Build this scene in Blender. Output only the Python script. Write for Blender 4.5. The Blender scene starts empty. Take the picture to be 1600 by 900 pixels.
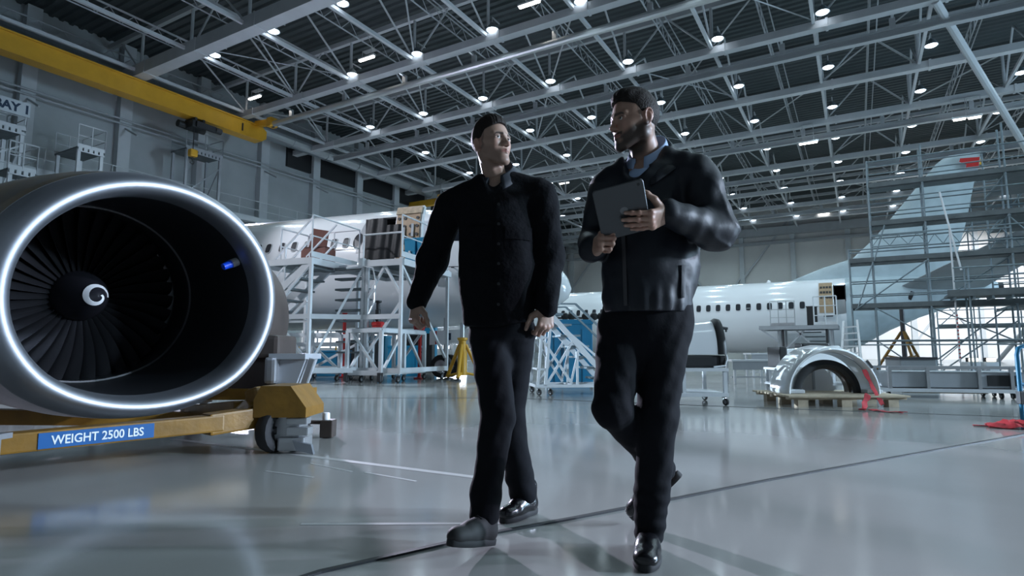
import bpy, bmesh, math, random
import numpy as np
from mathutils import Vector, Matrix
random.seed(7)
np.random.seed(7)
PI = math.pi
SC = bpy.context.scene
COL = SC.collection

# ---------------------------------------------------------------- camera
LAMP_W = 290.0
FPX, CAMH, PITCH, YAW = 927.0, 0.75, math.radians(6.16), math.radians(30.1)
cam_data = bpy.data.cameras.new('camera')
cam_data.sensor_width = 36.0
cam_data.lens = FPX / 1600.0 * 36.0
cam_data.clip_end = 300
cam = bpy.data.objects.new('camera', cam_data)
COL.objects.link(cam)
cam.location = (0, 0, CAMH)
cam.rotation_euler = (PI / 2 + PITCH, 0, YAW)
SC.camera = cam
SC.view_settings.view_transform = 'Standard'
SC.view_settings.look = 'None'
SC.view_settings.exposure = 0.0
SC.view_settings.gamma = 1.0
SC.view_settings.use_curve_mapping = False

RX, RY = math.cos(YAW), math.sin(YAW)
cP, sP = math.cos(PITCH), math.sin(PITCH)

def c2w(p):
    """camera-aligned metres (right, away, up) -> hangar metres"""
    return np.array([RX * p[0] - RY * p[1], RY * p[0] + RX * p[1], p[2]])
def ray(u, v):
    xc, yc = (u - 800.0) / FPX, (450.0 - v) / FPX
    return np.array([xc, cP - yc * sP, sP + yc * cP])
def J(u, v, d):
    r = ray(u, v)
    return r * (d / r[1]) + np.array([0, 0, CAMH])
def at(u, v, x=None, y=None, z=None, d=None):
    """hangar point seen at pixel (u, v) on a plane x=, y=, z= or at distance d"""
    r = ray(u, v); w = c2w(r)
    if x is not None: t = x / w[0]
    elif y is not None: t = y / w[1]
    elif z is not None: t = (z - CAMH) / w[2]
    else: t = d / r[1]
    return w * t + np.array([0, 0, CAMH])
def project(p):
    x, y = p[0] * RX + p[1] * RY, -p[0] * RY + p[1] * RX
    z = p[2] - CAMH
    cz, cy = y * cP + z * sP, -y * sP + z * cP
    return 800 + FPX * x / cz, 450 - FPX * cy / cz, cz

# ---------------------------------------------------------------- world and large lights
wd = bpy.data.worlds.new('dusk')
SC.world = wd
wd.use_nodes = True
wd.node_tree.nodes['Background'].inputs[0].default_value = (0.54, 0.70, 0.84, 1)
wd.node_tree.nodes['Background'].inputs[1].default_value = 0.20

def area_light(name, loc, target, sx, sy, power, color):
    ld = bpy.data.lights.new(name, 'AREA')
    ld.shape = 'RECTANGLE'; ld.size = sx; ld.size_y = sy
    ld.energy = power; ld.color = color
    o = bpy.data.objects.new(name, ld); COL.objects.link(o)
    o.location = loc
    o.rotation_euler = (Vector(target) - Vector(loc)).to_track_quat('-Z', 'Y').to_euler()
    return o
# left area light sits at the window strip; right one is added rim fill
area_light('side_fill', (-33.7, 37.0, 1.7), (0, 30.0, 1.7), 19.0, 1.2, 1300, (0.74, 0.83, 1.0))
def flood(name, loc, target, power, color, deg, soft):
    ld = bpy.data.lights.new(name, 'SPOT'); ld.energy = power; ld.color = color; ld.spot_size = math.radians(deg); ld.spot_blend = 0.5; ld.shadow_soft_size = soft
    o = bpy.data.objects.new(name, ld); COL.objects.link(o); o.location = loc
    o.rotation_euler = (Vector(target) - Vector(loc)).to_track_quat('-Z', 'Y').to_euler(); return o
flood('added_flood', (-33.0, 23.0, 11.2), (-.8, 2.2, 1.3), 80000, (0.80, 0.78, 1.0), 30, 0.35)  # added spot for the rim on the first man's neck; no fixture modelled
flood('added_flood', (-20.0, 2.0, 12.0), (-9.5, 17.0, 3.2), 8000, (0.86, 0.90, 1.0), 46, 0.4)  # added spot that brightens the left airliner's near side
flood('unseen_floor_flood', (-33.4, 8.2, 6.2), (0.8, 8.2, 0.0), 95000, (0.68, 0.84, 1.0), 19, 0.10)  # unseen spot that throws low streaks across the floor from the left
flood('added_flood', (9.0, 58.0, 11.0), (9.0, 74.0, 3.5), 16000, (0.92, 0.95, 1.0), 70, 0.5)  # added spot brightening the end wall behind the tail
for x_ in (3.35, 7.6, 11.85, 16.1):
    for y_ in (5.0, 11.0): flood('lamp_light', (x_, y_, 14.8), (x_, y_, 0), 420, (0.68, 0.90, 1.0), 140, 0.22)
flood('unseen_floor_flood', (30.0, 15.0, 9.5), (4.0, 6.5, 0.0), 42000, (0.62, 0.82, 1.0), 34, 0.9)  # added spot that lifts the floor at right; no gate there
flood('added_flood', (24.5, 18.8, 7.5), (.3, 2.2, 1.3), 22000, (0.74, 0.76, 1.0), 26, 0.3)  # added spot on the men's faces and sleeves from the right
area_light('side_fill', (30.5, 26.0, 5.5), (0, 7.0, 0.0), 12.0, 8.0, 11000, (0.54, 0.78, 1.0))  # added fill for rims and floor; the right wall has no gate

# ---------------------------------------------------------------- materials
def mat(name, col, rough=0.5, metal=0.0, spec=0.5, noise=0.0, nscale=3.0, bump=0.0, bscale=20.0, coat=0.0, emit=None, estr=0.0, rnoise=0.0):
    m = bpy.data.materials.new(name); m.use_nodes = True
    nt = m.node_tree; b = nt.nodes['Principled BSDF']
    b.inputs['Base Color'].default_value = (*col, 1)
    b.inputs['Roughness'].default_value = rough
    b.inputs['Metallic'].default_value = metal
    b.inputs['Specular IOR Level'].default_value = spec
    b.inputs['Coat Weight'].default_value = coat
    if emit:
        b.inputs['Emission Color'].default_value = (*emit, 1)
        b.inputs['Emission Strength'].default_value = estr
    if noise or bump or rnoise:
        tc = nt.nodes.new('ShaderNodeTexCoord')
    if noise:
        n = nt.nodes.new('ShaderNodeTexNoise'); n.inputs['Scale'].default_value = nscale; n.inputs['Detail'].default_value = 5
        nt.links.new(tc.outputs['Object'], n.inputs['Vector'])
        r = nt.nodes.new('ShaderNodeValToRGB')
        r.color_ramp.elements[0].position = 0.3; r.color_ramp.elements[1].position = 0.7
        r.color_ramp.elements[0].color = (*[max(0, c * (1 - noise)) for c in col], 1)
        r.color_ramp.elements[1].color = (*[min(1, c * (1 + noise)) for c in col], 1)
        nt.links.new(n.outputs['Fac'], r.inputs['Fac']); nt.links.new(r.outputs['Color'], b.inputs['Base Color'])
    if rnoise:
        n = nt.nodes.new('ShaderNodeTexNoise'); n.inputs['Scale'].default_value = nscale * 0.7; n.inputs['Detail'].default_value = 4
        nt.links.new(tc.outputs['Object'], n.inputs['Vector'])
        mr = nt.nodes.new('ShaderNodeMapRange')
        mr.inputs['From Min'].default_value = 0.3; mr.inputs['From Max'].default_value = 0.7
        mr.inputs['To Min'].default_value = max(0.02, rough - rnoise); mr.inputs['To Max'].default_value = rough + rnoise
        nt.links.new(n.outputs['Fac'], mr.inputs['Value']); nt.links.new(mr.outputs['Result'], b.inputs['Roughness'])
    if bump:
        n = nt.nodes.new('ShaderNodeTexNoise'); n.inputs['Scale'].default_value = bscale; n.inputs['Detail'].default_value = 3
        nt.links.new(tc.outputs['Object'], n.inputs['Vector'])
        bp = nt.nodes.new('ShaderNodeBump'); bp.inputs['Strength'].default_value = bump; bp.inputs['Distance'].default_value = 0.02
        nt.links.new(n.outputs['Fac'], bp.inputs['Height']); nt.links.new(bp.outputs['Normal'], b.inputs['Normal'])
    return m

M = {}
def defmats():
    D = dict(
        floor=dict(col=(0.325, 0.325, 0.315), rough=0.13, spec=0.5, noise=0.10, nscale=0.5, rnoise=0.05, bump=0.02, bscale=1.2),
        joint=dict(col=(0.012, 0.014, 0.018), rough=0.6),
        light_streak=dict(col=(0.50, 0.50, 0.50), rough=0.35),
        wall=dict(col=(0.40, 0.43, 0.44), rough=0.7, noise=0.08, nscale=0.6),
        backwall=dict(col=(0.66, 0.65, 0.63), rough=0.6, noise=0.05, nscale=0.4),
        whitewall=dict(col=(0.75, 0.76, 0.78), rough=0.5, noise=0.03, nscale=0.4),
        column=dict(col=(0.52, 0.55, 0.57), rough=0.6, noise=0.05, nscale=1.5),
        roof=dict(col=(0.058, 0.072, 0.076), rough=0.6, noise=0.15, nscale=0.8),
        truss=dict(col=(0.50, 0.52, 0.54), rough=0.45, noise=0.06, nscale=1.5),
        truss_grey=dict(col=(0.40, 0.42, 0.44), rough=0.45, noise=0.06, nscale=1.5),
        rail_metal=dict(col=(0.62, 0.63, 0.64), rough=0.3, metal=0.7),
        duct=dict(col=(0.33, 0.36, 0.38), rough=0.35, metal=0.7),
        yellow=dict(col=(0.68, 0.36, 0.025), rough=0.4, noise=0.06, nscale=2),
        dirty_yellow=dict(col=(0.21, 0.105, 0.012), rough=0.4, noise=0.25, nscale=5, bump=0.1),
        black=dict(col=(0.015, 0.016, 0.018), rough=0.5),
        rubber=dict(col=(0.02, 0.02, 0.022), rough=0.75, noise=0.2),
        dark_metal=dict(col=(0.06, 0.06, 0.065), rough=0.45, metal=0.5),
        steel=dict(col=(0.50, 0.51, 0.53), rough=0.35, metal=0.8, noise=0.1, nscale=4),
        galv=dict(col=(0.20, 0.25, 0.28), rough=0.5, metal=0.4, noise=0.15, nscale=6),
        galv_deck=dict(col=(0.14, 0.16, 0.17), rough=0.55, metal=0.4, noise=0.15, nscale=3),
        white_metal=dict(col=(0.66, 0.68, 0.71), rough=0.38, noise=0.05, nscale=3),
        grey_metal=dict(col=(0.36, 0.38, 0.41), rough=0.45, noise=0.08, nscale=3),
        plane_white=dict(col=(0.80, 0.82, 0.85), rough=0.16, coat=0.5, noise=0.02, nscale=0.8),
        plane_tail=dict(col=(0.40, 0.48, 0.52), rough=0.35, noise=0.13, nscale=1.2),
        plane_grey=dict(col=(0.30, 0.33, 0.35), rough=0.45, noise=0.15, nscale=1.0),
        glass_dark=dict(col=(0.010, 0.013, 0.020), rough=0.35, spec=0.3),
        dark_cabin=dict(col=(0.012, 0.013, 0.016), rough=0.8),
        dark_sheet=dict(col=(0.008, 0.009, 0.011), rough=0.42, bump=0.2, bscale=5),
        brown_lining=dict(col=(0.36, 0.25, 0.15), rough=0.55, noise=0.15, nscale=6),
        card=dict(col=(0.16, 0.06, 0.045), rough=0.7, noise=0.15),
        blue_box=dict(col=(0.015, 0.24, 0.42), rough=0.35),
        blue_cab=dict(col=(0.012, 0.17, 0.32), rough=0.4, noise=0.08),
        red=dict(col=(0.45, 0.02, 0.02), rough=0.4),
        red_cloth=dict(col=(0.40, 0.015, 0.025), rough=0.8, noise=0.2, nscale=20),
        wood=dict(col=(0.50, 0.41, 0.30), rough=0.7, noise=0.2, nscale=8),
        brown_cover=dict(col=(0.055, 0.042, 0.037), rough=0.45, noise=0.25, nscale=3),
        lip=dict(col=(0.36, 0.38, 0.42), rough=0.50, metal=1.0, bump=0.02, bscale=6),
        cowl=dict(col=(0.40, 0.41, 0.44), rough=0.28, metal=0.75, noise=0.12, nscale=3),
        barrel=dict(col=(0.022, 0.024, 0.028), rough=0.33, metal=0.3),
        fan=dict(col=(0.055, 0.055, 0.062), rough=0.32, metal=0.85),
        spinner=dict(col=(0.014, 0.014, 0.018), rough=0.28),
        swirl=dict(col=(0.80, 0.81, 0.82), rough=0.4),
        probe_blue=dict(col=(0.01, 0.08, 0.75), rough=0.3),
        sign_white=dict(col=(0.62, 0.66, 0.70), rough=0.5),
        sign_ink=dict(col=(0.02, 0.045, 0.09), rough=0.6),
        plate_blue=dict(col=(0.010, 0.095, 0.29), rough=0.4),
        plate_text=dict(col=(0.72, 0.76, 0.78), rough=0.5),
        skin=dict(col=(0.40, 0.225, 0.155), rough=0.5),
        skin_l=dict(col=(0.40, 0.25, 0.175), rough=0.5),
        hair=dict(col=(0.014, 0.010, 0.0085), rough=0.6, spec=0.2, bump=0.3, bscale=160),
        brow=dict(col=(0.02, 0.014, 0.01), rough=0.8),
        lips=dict(col=(0.34, 0.14, 0.11), rough=0.45),
        eye_white=dict(col=(0.62, 0.60, 0.58), rough=0.15),
        iris=dict(col=(0.05, 0.045, 0.04), rough=0.1),
        nail=dict(col=(0.50, 0.31, 0.24), rough=0.3),
        jacket_cotton=dict(col=(0.0045, 0.0050, 0.0068), rough=0.9, spec=0.15, bump=0.25, bscale=45),
        jacket_shell=dict(col=(0.0045, 0.0068, 0.0125), rough=0.52, spec=0.38, bump=0.1, bscale=22),
        trousers=dict(col=(0.0050, 0.0056, 0.0085), rough=0.85, spec=0.2, bump=0.1, bscale=35),
        collar_grey=dict(col=(0.020, 0.026, 0.036), rough=0.7),
        shirt=dict(col=(0.33, 0.45, 0.66), rough=0.7),
        leather=dict(col=(0.008, 0.008, 0.010), rough=0.22, coat=0.3),
        suede=dict(col=(0.02, 0.019, 0.02), rough=0.7),
        tablet=dict(col=(0.085, 0.09, 0.095), rough=0.4, metal=0.7),
        tablet_mark=dict(col=(0.17, 0.175, 0.18), rough=0.3, metal=0.6),
        screen=dict(col=(0.01, 0.01, 0.012), rough=0.08),
        lamp_on=dict(col=(0.9, 0.95, 1.0), emit=(0.80, 0.90, 1.0), estr=7.0),
        tube_on=dict(col=(0.9, 0.9, 0.9), emit=(1.0, 0.95, 0.88), estr=9.0),
        warm_on=dict(col=(0.9, 0.9, 0.8), emit=(1.0, 0.93, 0.75), estr=5.0),
        bright_win=dict(col=(0.9, 0.9, 0.9), emit=(0.95, 0.95, 1.0), estr=1.5),
    )
    for k, v in D.items(): M[k] = mat(k, **v)
defmats()

# ---------------------------------------------------------------- mesh helpers
def nrm(a):
    a = np.asarray(a, float); return a / max(np.linalg.norm(a), 1e-9)
def frame_of(ax, up=(0, 0, 1)):
    ax = nrm(ax); up = np.asarray(up, float)
    if abs(np.dot(ax, nrm(up))) > 0.98: up = np.array([0, 1, 0]) if abs(ax[1]) < 0.9 else np.array([1, 0, 0])
    s = nrm(np.cross(ax, up)); return s, np.cross(s, ax), ax

class MB:
    def __init__(self): self.v = []; self.f = []; self.m = []
    def add(self, vs, fs, mi=0):
        b = len(self.v)
        self.v.extend([tuple(float(c) for c in p) for p in vs])
        self.f.extend([tuple(b + i for i in f) for f in fs]); self.m.extend([mi] * len(fs))
        return self
    def box(self, c, s, ax=None, bev=0.0, mi=0):
        """c centre, s full sizes, ax 3 axes rows; bev chamfers all edges"""
        A = np.eye(3) if ax is None else np.array(ax, float)
        c = np.asarray(c, float); h = np.array(s, float) / 2
        if bev <= 0:
            vs = [c + A.T @ (h * np.array(k)) for k in ((-1,-1,-1),(1,-1,-1),(1,1,-1),(-1,1,-1),(-1,-1,1),(1,-1,1),(1,1,1),(-1,1,1))]
            return self.add(vs, [(3,2,1,0),(4,5,6,7),(0,1,5,4),(1,2,6,5),(2,3,7,6),(3,0,4,7)], mi)
        bev = min(bev, 0.45 * min(s))
        bm = bmesh.new(); bmesh.ops.create_cube(bm, size=1)
        for w in bm.verts: w.co = Vector([w.co[i] * s[i] for i in range(3)])
        bmesh.ops.bevel(bm, geom=bm.edges[:], offset=bev, segments=2, affect='EDGES', profile=0.6)
        bm.verts.index_update()
        vs = [c + A.T @ np.array(w.co) for w in bm.verts]; fs = [[w.index for w in f.verts] for f in bm.faces]
        bm.free()
        return self.add(vs, fs, mi)
    def beam(self, a, b, w, h=None, up=(0, 0, 1), mi=0, bev=0.0):
        a, b = np.asarray(a, float), np.asarray(b, float); s, u, t = frame_of(b - a, up)
        return self.box((a + b) / 2, (w, h or w, np.linalg.norm(b - a)), (s, u, t), bev, mi)
    def tube(self, a, b, r, r2=None, n=8, mi=0):
        a, b = np.asarray(a, float), np.asarray(b, float); s, u, t = frame_of(b - a)
        r2 = r if r2 is None else r2; vs = []
        for p, rr in ((a, r), (b, r2)):
            for k in range(n):
                g = 2 * PI * k / n; vs.append(p + s * rr * math.cos(g) + u * rr * math.sin(g))
        fs = [(k, (k + 1) % n, n + (k + 1) % n, n + k) for k in range(n)] + [tuple(range(n))[::-1], tuple(range(n, 2 * n))]
        return self.add(vs, fs, mi)
    def path(self, pts, r, n=8, closed=False, mi=0):
        pts = [np.asarray(p, float) for p in pts]; N = len(pts); rings = []
        pu = None
        for i, p in enumerate(pts):
            a = pts[(i - 1) % N] if (closed or i > 0) else p; b = pts[(i + 1) % N] if (closed or i < N - 1) else p
            t = nrm(b - a)
            if pu is None: s, u, _ = frame_of(t)
            else:
                s = nrm(np.cross(t, pu)); u = np.cross(s, t)
            pu = u
            rr = r[i] if hasattr(r, '__len__') else r
            rings.append([p + s * rr * math.cos(2 * PI * k / n) + u * rr * math.sin(2 * PI * k / n) for k in range(n)])
        return self.loft(rings, caps=not closed, wrap=closed, mi=mi)
    def loft(self, rings, caps=True, wrap=False, close=True, mi=0, skip=None):
        n = len(rings[0]); N = len(rings); vs = [p for r in rings for p in r]; fs = []
        for i in range(N if wrap else N - 1):
            j = (i + 1) % N
            for k in range(n if close else n - 1):
                if skip and skip(i, k): continue
                fs.append((i * n + k, i * n + (k + 1) % n, j * n + (k + 1) % n, j * n + k))
        if caps and not wrap:
            fs.append(tuple(range(n))[::-1]); fs.append(tuple(range((N - 1) * n, N * n)))
        return self.add(vs, fs, mi)
    def lathe(self, prof, c=(0, 0, 0), ax=(0, 0, 1), n=24, mi=0, sx=1.0, sy=1.0, caps=False, a0=0.0, a1=2 * PI, up=(0, 0, 1)):
        """prof list of (radius, along)"""
        s, u, t = frame_of(ax, up); c = np.asarray(c, float); full = abs(a1 - a0 - 2 * PI) < 1e-6
        m = n if full else n + 1; rings = []
        for r, h in prof:
            rings.append([c + t * h + s * r * sx * math.cos(a0 + (a1 - a0) * k / n) + u * r * sy * math.sin(a0 + (a1 - a0) * k / n) for k in range(m)])
        return self.loft(rings, caps=caps, close=full, mi=mi)
    def prism(self, poly, o, e1, e2, e3, mi=0):
        """polygon poly in (e1, e2) at o, pushed along e3 (vector)"""
        o, e1, e2, e3 = [np.asarray(q, float) for q in (o, e1, e2, e3)]
        a = [o + e1 * x + e2 * y for x, y in poly]; b = [p + e3 for p in a]; n = len(poly)
        fs = [tuple(range(n))[::-1], tuple(range(n, 2 * n))] + [(k, (k + 1) % n, n + (k + 1) % n, n + k) for k in range(n)]
        return self.add(a + b, fs, mi)
    def sheet(self, grid, th=0.004, mi=0):
        """thin curved panel from a grid of points, given thickness along its normals"""
        G = np.array(grid, float); N, K = G.shape[:2]
        du = np.gradient(G, axis=0); dv = np.gradient(G, axis=1); nn = np.cross(du, dv)
        nn /= np.maximum(np.linalg.norm(nn, axis=2, keepdims=True), 1e-9)
        H = G + nn * th; vs = list(G.reshape(-1, 3)) + list(H.reshape(-1, 3)); o = N * K; fs = []
        for i in range(N - 1):
            for k in range(K - 1):
                a, b, c, d = i * K + k, i * K + k + 1, (i + 1) * K + k + 1, (i + 1) * K + k
                fs.append((d, c, b, a)); fs.append((o + a, o + b, o + c, o + d))
        rim = [i for i in range(K)] + [i * K + K - 1 for i in range(1, N)] + [(N - 1) * K + k for k in range(K - 2, -1, -1)] + [i * K for i in range(N - 2, 0, -1)]
        for q in range(len(rim)):
            a, b = rim[q], rim[(q + 1) % len(rim)]; fs.append((a, b, o + b, o + a))
        return self.add(vs, fs, mi)
    def build(self, name, mats, parent=None, space='world', smooth=False, angle=40, rec=True):
        me = bpy.data.meshes.new(name); V = np.array(self.v, float).reshape(-1, 3)
        if space == 'cam':
            V = np.stack([RX * V[:, 0] - RY * V[:, 1], RY * V[:, 0] + RX * V[:, 1], V[:, 2]], 1)
        if space != 'local' and parent is not None:
            root = parent
            while root.parent: root = root.parent
            V = V - np.array(root.location); a = -root.rotation_euler.z
            ca, sa = math.cos(a), math.sin(a)
            V = np.stack([ca * V[:, 0] - sa * V[:, 1], sa * V[:, 0] + ca * V[:, 1], V[:, 2]], 1)
        me.from_pydata(V.tolist(), [], self.f)
        for m in (mats if isinstance(mats, (list, tuple)) else [mats]): me.materials.append(M[m] if isinstance(m, str) else m)
        me.polygons.foreach_set('material_index', self.m)
        if rec:
            bm = bmesh.new(); bm.from_mesh(me); bmesh.ops.recalc_face_normals(bm, faces=bm.faces[:]); bm.to_mesh(me); bm.free()
        if smooth:
            me.polygons.foreach_set('use_smooth', [True] * len(me.polygons))
            if angle < 180: me.set_sharp_from_angle(angle=math.radians(angle))
        me.update()
        o = bpy.data.objects.new(name, me); COL.objects.link(o)
        if parent is not None: o.parent = parent
        return o

def tag(o, label, cat, group=None, kind=None):
    o['label'] = label; o['category'] = cat
    if group: o['group'] = group
    if kind: o['kind'] = kind
    return o
def thing(name, label, cat, loc, rz=0.0, group=None):
    o = bpy.data.objects.new(name, None); COL.objects.link(o)
    o.empty_display_size = 0.1
    o.location = [float(c) for c in loc]; o.rotation_euler = (0, 0, rz)
    return tag(o, label, cat, group)
def struct(name, mb, m, label, cat, smooth=False):
    return tag(mb.build(name, m, smooth=smooth), label, cat, kind='structure')
def tb(parent, name, a, b, r, m, space='local', n=8, r2=None):
    return MB().tube(a, b, r, r2, n).build(name, m, parent, space, smooth=True)
def bx(parent, name, c, s, m, space='local', bev=0.0, ax=None):
    return MB().box(c, s, ax, bev).build(name, m, parent, space)
def bmm(parent, name, a, b, w, m, h=None, space='local', bev=0.0):
    return MB().beam(a, b, w, h, bev=bev).build(name, m, parent, space)
def text_mesh(body, size, bold=0.0, extrude=0.002):
    cu = bpy.data.curves.new('lettering', 'FONT'); cu.body = body; cu.size = size; cu.extrude = extrude; cu.offset = bold
    cu.align_x = 'CENTER'; cu.align_y = 'CENTER'; cu.resolution_u = 3
    o = bpy.data.objects.new('lettering', cu); COL.objects.link(o)
    dg = bpy.context.evaluated_depsgraph_get(); me = bpy.data.meshes.new_from_object(o.evaluated_get(dg))
    vs = [tuple(v.co) for v in me.vertices]; fs = [tuple(p.vertices) for p in me.polygons]
    bpy.data.objects.remove(o); bpy.data.curves.remove(cu); bpy.data.meshes.remove(me)
    return np.array(vs), fs
def lettering(parent, name, body, size, o, e1, e2, m, space='local', bold=0.0, sx=1.0):
    """flat raised lettering centred on o, reading along e1, upright along e2"""
    vs, fs = text_mesh(body, size, bold); o, e1, e2 = [np.asarray(q, float) for q in (o, e1, e2)]; e3 = np.cross(e1, e2)
    mb = MB(); mb.add([o + e1 * p[0] * sx + e2 * p[1] + e3 * p[2] for p in vs], fs)
    return mb.build(name, m, parent, space)
def wheel(parent, name, c, ax, r, w, mt='rubber', mh='steel', space='local'):
    """tyre with rounded shoulders and a hub child"""
    ty = MB().lathe([(r*.55, -w*.42), (r*.8, -w*.5), (r*.95, -w*.42), (r, -w*.2), (r, w*.2), (r*.95, w*.42), (r*.8, w*.5), (r*.55, w*.42)], c, ax, 20).build(name, mt, parent, space, True)
    MB().lathe([(0.001, -w*.30), (r*.2, -w*.36), (r*.25, -w*.2), (r*.5, -w*.25), (r*.57, -w*.43), (r*.57, w*.43), (r*.5, w*.25), (r*.25, w*.2), (r*.2, w*.36), (0.001, w*.30)], c, ax, 16).build('hub', mh, ty, space, True)
    return ty
def caster(parent, c, r=0.08, space='local', rz=0.0, fork='steel'):
    """swivel caster whose wheel stands at floor point c"""
    c = np.asarray(c, float); ax = np.array([math.cos(rz), math.sin(rz), 0]); fw = np.array([-math.sin(rz), math.cos(rz), 0])
    mb = MB(); w = r * 0.7
    for s in (-1, 1): mb.beam(c + ax * s * w * .62 + [0, 0, r * .8], c + ax * s * w * .62 + fw * r * .5 + [0, 0, 2.25 * r], r * .5, r * .12)
    mb.box(c + fw * r * .5 + np.array([0, 0, 2.3 * r]), (r * 1.3, r * 1.3, r * .2)); mb.tube(c + fw * r * .5 + [0, 0, 2.3 * r], c + fw * r * .5 + [0, 0, 2.7 * r], r * .3)
    f = mb.build('caster', fork, parent, space)
    wheel(f, 'caster_wheel', c + np.array([0, 0, r]), ax, r, w, space=space)
    return f
# ---------------------------------------------------------------- hangar shell
XL, XRT, YB, YF, ZR = -34.0, 31.0, 74.0, -14.0, 17.4
struct('floor', MB().box(((XL + XRT) / 2, (YB + YF) / 2, -0.1), (XRT - XL + 2, YB - YF + 2, 0.2)), 'floor', 'glossy grey epoxy hangar floor', 'floor')
mb = MB(); mb.box((XL - .15, (YB + YF) / 2, ZR / 2 + .25), (0.3, YB - YF, ZR + .5))
struct('wall_left', mb, 'wall', 'grey panelled side wall behind the engine and yellow crane', 'wall')
mb = MB(); mb.box(((XL + XRT) / 2, YB + .15, ZR / 2 + .25), (XRT - XL, 0.3, ZR + .5))
struct('wall_back', mb, 'backwall', 'pale grey end wall behind the airliner tail', 'wall')
mb = MB(); mb.box((XRT + .15, (YB + YF) / 2, ZR / 2 + .25), (0.3, YB - YF, ZR + .5))
struct('wall_right', mb, 'wall', 'side wall beyond the scaffolding', 'wall')
# white lower cladding on the end wall
struct('trim_1', MB().box((8.0, YB - .06, 5.0), (22.0, 0.12, 10.0)), 'whitewall', 'white cladding on the end wall behind the scaffold', 'wall cladding')
# corrugated roof deck
ys = np.arange(YF, YB + .3, 0.22); prof = []
for i, y in enumerate(ys): prof += [(y, 0.0 if i % 2 else 0.09), (y + 0.15, 0.0 if i % 2 else 0.09)]
mb = MB(); mb.loft([[(XL, y, ZR + z), (XRT, y, ZR + z)] for y, z in prof], caps=False, close=False)
mb.box(((XL + XRT) / 2, (YB + YF) / 2, ZR + .35), (XRT - XL, YB - YF, 0.3))
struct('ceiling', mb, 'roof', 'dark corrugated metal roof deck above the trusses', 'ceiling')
# wall columns with faint panel joints
for k in range(-3, 14):
    y = 11.9 + 4.38 * k
    struct('column', MB().box((XL + .22, y, ZR / 2), (0.44, 0.62, ZR)), 'column', 'pale square column standing against the left wall, number %d along it' % (k + 4), 'column')
for k in range(-6, 8):
    x = -5.8 + 5.5 * k
    if -34 < x < 31: struct('column', MB().box((x, YB - .2, ZR / 2), (0.5, 0.4, ZR)), 'column', 'pale column on the end wall, bay %d' % (k + 7), 'column')
mb = MB()
for k in range(-6, 5):
    x0 = -5.8 + 5.5 * k
    if x0 < -33.5 or x0 > 25: continue
    if k % 2 == 0:
        mb.beam((x0 + .2, YB - .25, 2.0), (x0 + 5.3, YB - .25, 9.5), 0.2, 0.2); mb.beam((x0 + .2, YB - .25, 9.5), (x0 + 5.3, YB - .25, 2.0), 0.2, 0.2)
    else:
        mb.beam((x0 + .2, YB - .25, 9.5), (x0 + 5.3, YB - .25, 16.0), 0.2, 0.2)
struct('trim_2', mb, 'truss', 'diagonal steel bracing on the end wall', 'wall bracing')
mb = MB(); mb.box(((XL + XRT) / 2, YB - .5, 14.6), (XRT - XL, .9, 0.9)); mb.box(((XL + XRT) / 2, YB - .4, 13.3), (XRT - XL, .5, 0.3))
struct('trim_3', mb, 'truss_grey', 'horizontal crane rail beam high on the end wall', 'wall beam')
# walkway gallery on the left wall
mb = MB(); zg = 9.2
mb.box((XL + .8, 27, zg), (1.2, 74, 0.14)); mb.box((XL + 1.38, 27, zg - .1), (0.08, 74, 0.34))
for y in np.arange(-8, 62, 1.46):
    mb.tube((XL + 1.36, y, zg), (XL + 1.36, y, zg + 1.1), 0.025, n=5)
for z in (0.55, 1.1): mb.tube((XL + 1.36, -9, zg + z), (XL + 1.36, 63, zg + z), 0.025, n=5)
for y in np.arange(11.9 - 4.38 * 4, 62, 4.38): mb.beam((XL + .3, y, zg - 1.1), (XL + 1.3, y, zg - .1), 0.1, 0.1)
struct('trim_4', mb, 'column', 'narrow walkway with handrail along the left wall', 'walkway')
mb = MB()
for z in (12.9, 13.15): mb.tube((XL + .6, -10, z), (XL + .6, 70, z), 0.05, n=6)
for y in np.arange(11.9 - 4.38 * 4, 62, 4.38): mb.beam((XL, y, 12.95), (XL + 1.7, y, 12.1), 0.08, 0.08)
struct('trim_5', mb, 'truss_grey', 'cable run and brackets high on the left wall', 'wall bracket')
# round air duct along the left eave
mb = MB(); mb.tube((-32.3, -12, 14.95), (-32.3, 73, 14.95), 0.52, n=20)
for y in np.arange(-10, 73, 3.0): mb.lathe([(0.5, -.04), (0.55, -.04), (0.55, .04), (0.5, .04)], (-32.3, y, 14.95), (0, 1, 0), 20)
struct('trim_6', mb, 'duct', 'round galvanised air duct running along the left eave', 'duct')
# dark louvre band above the left wall
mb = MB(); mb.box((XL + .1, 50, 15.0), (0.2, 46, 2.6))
struct('trim_7', mb, 'black', 'dark louvre band at the top of the left wall', 'louvre')

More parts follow.
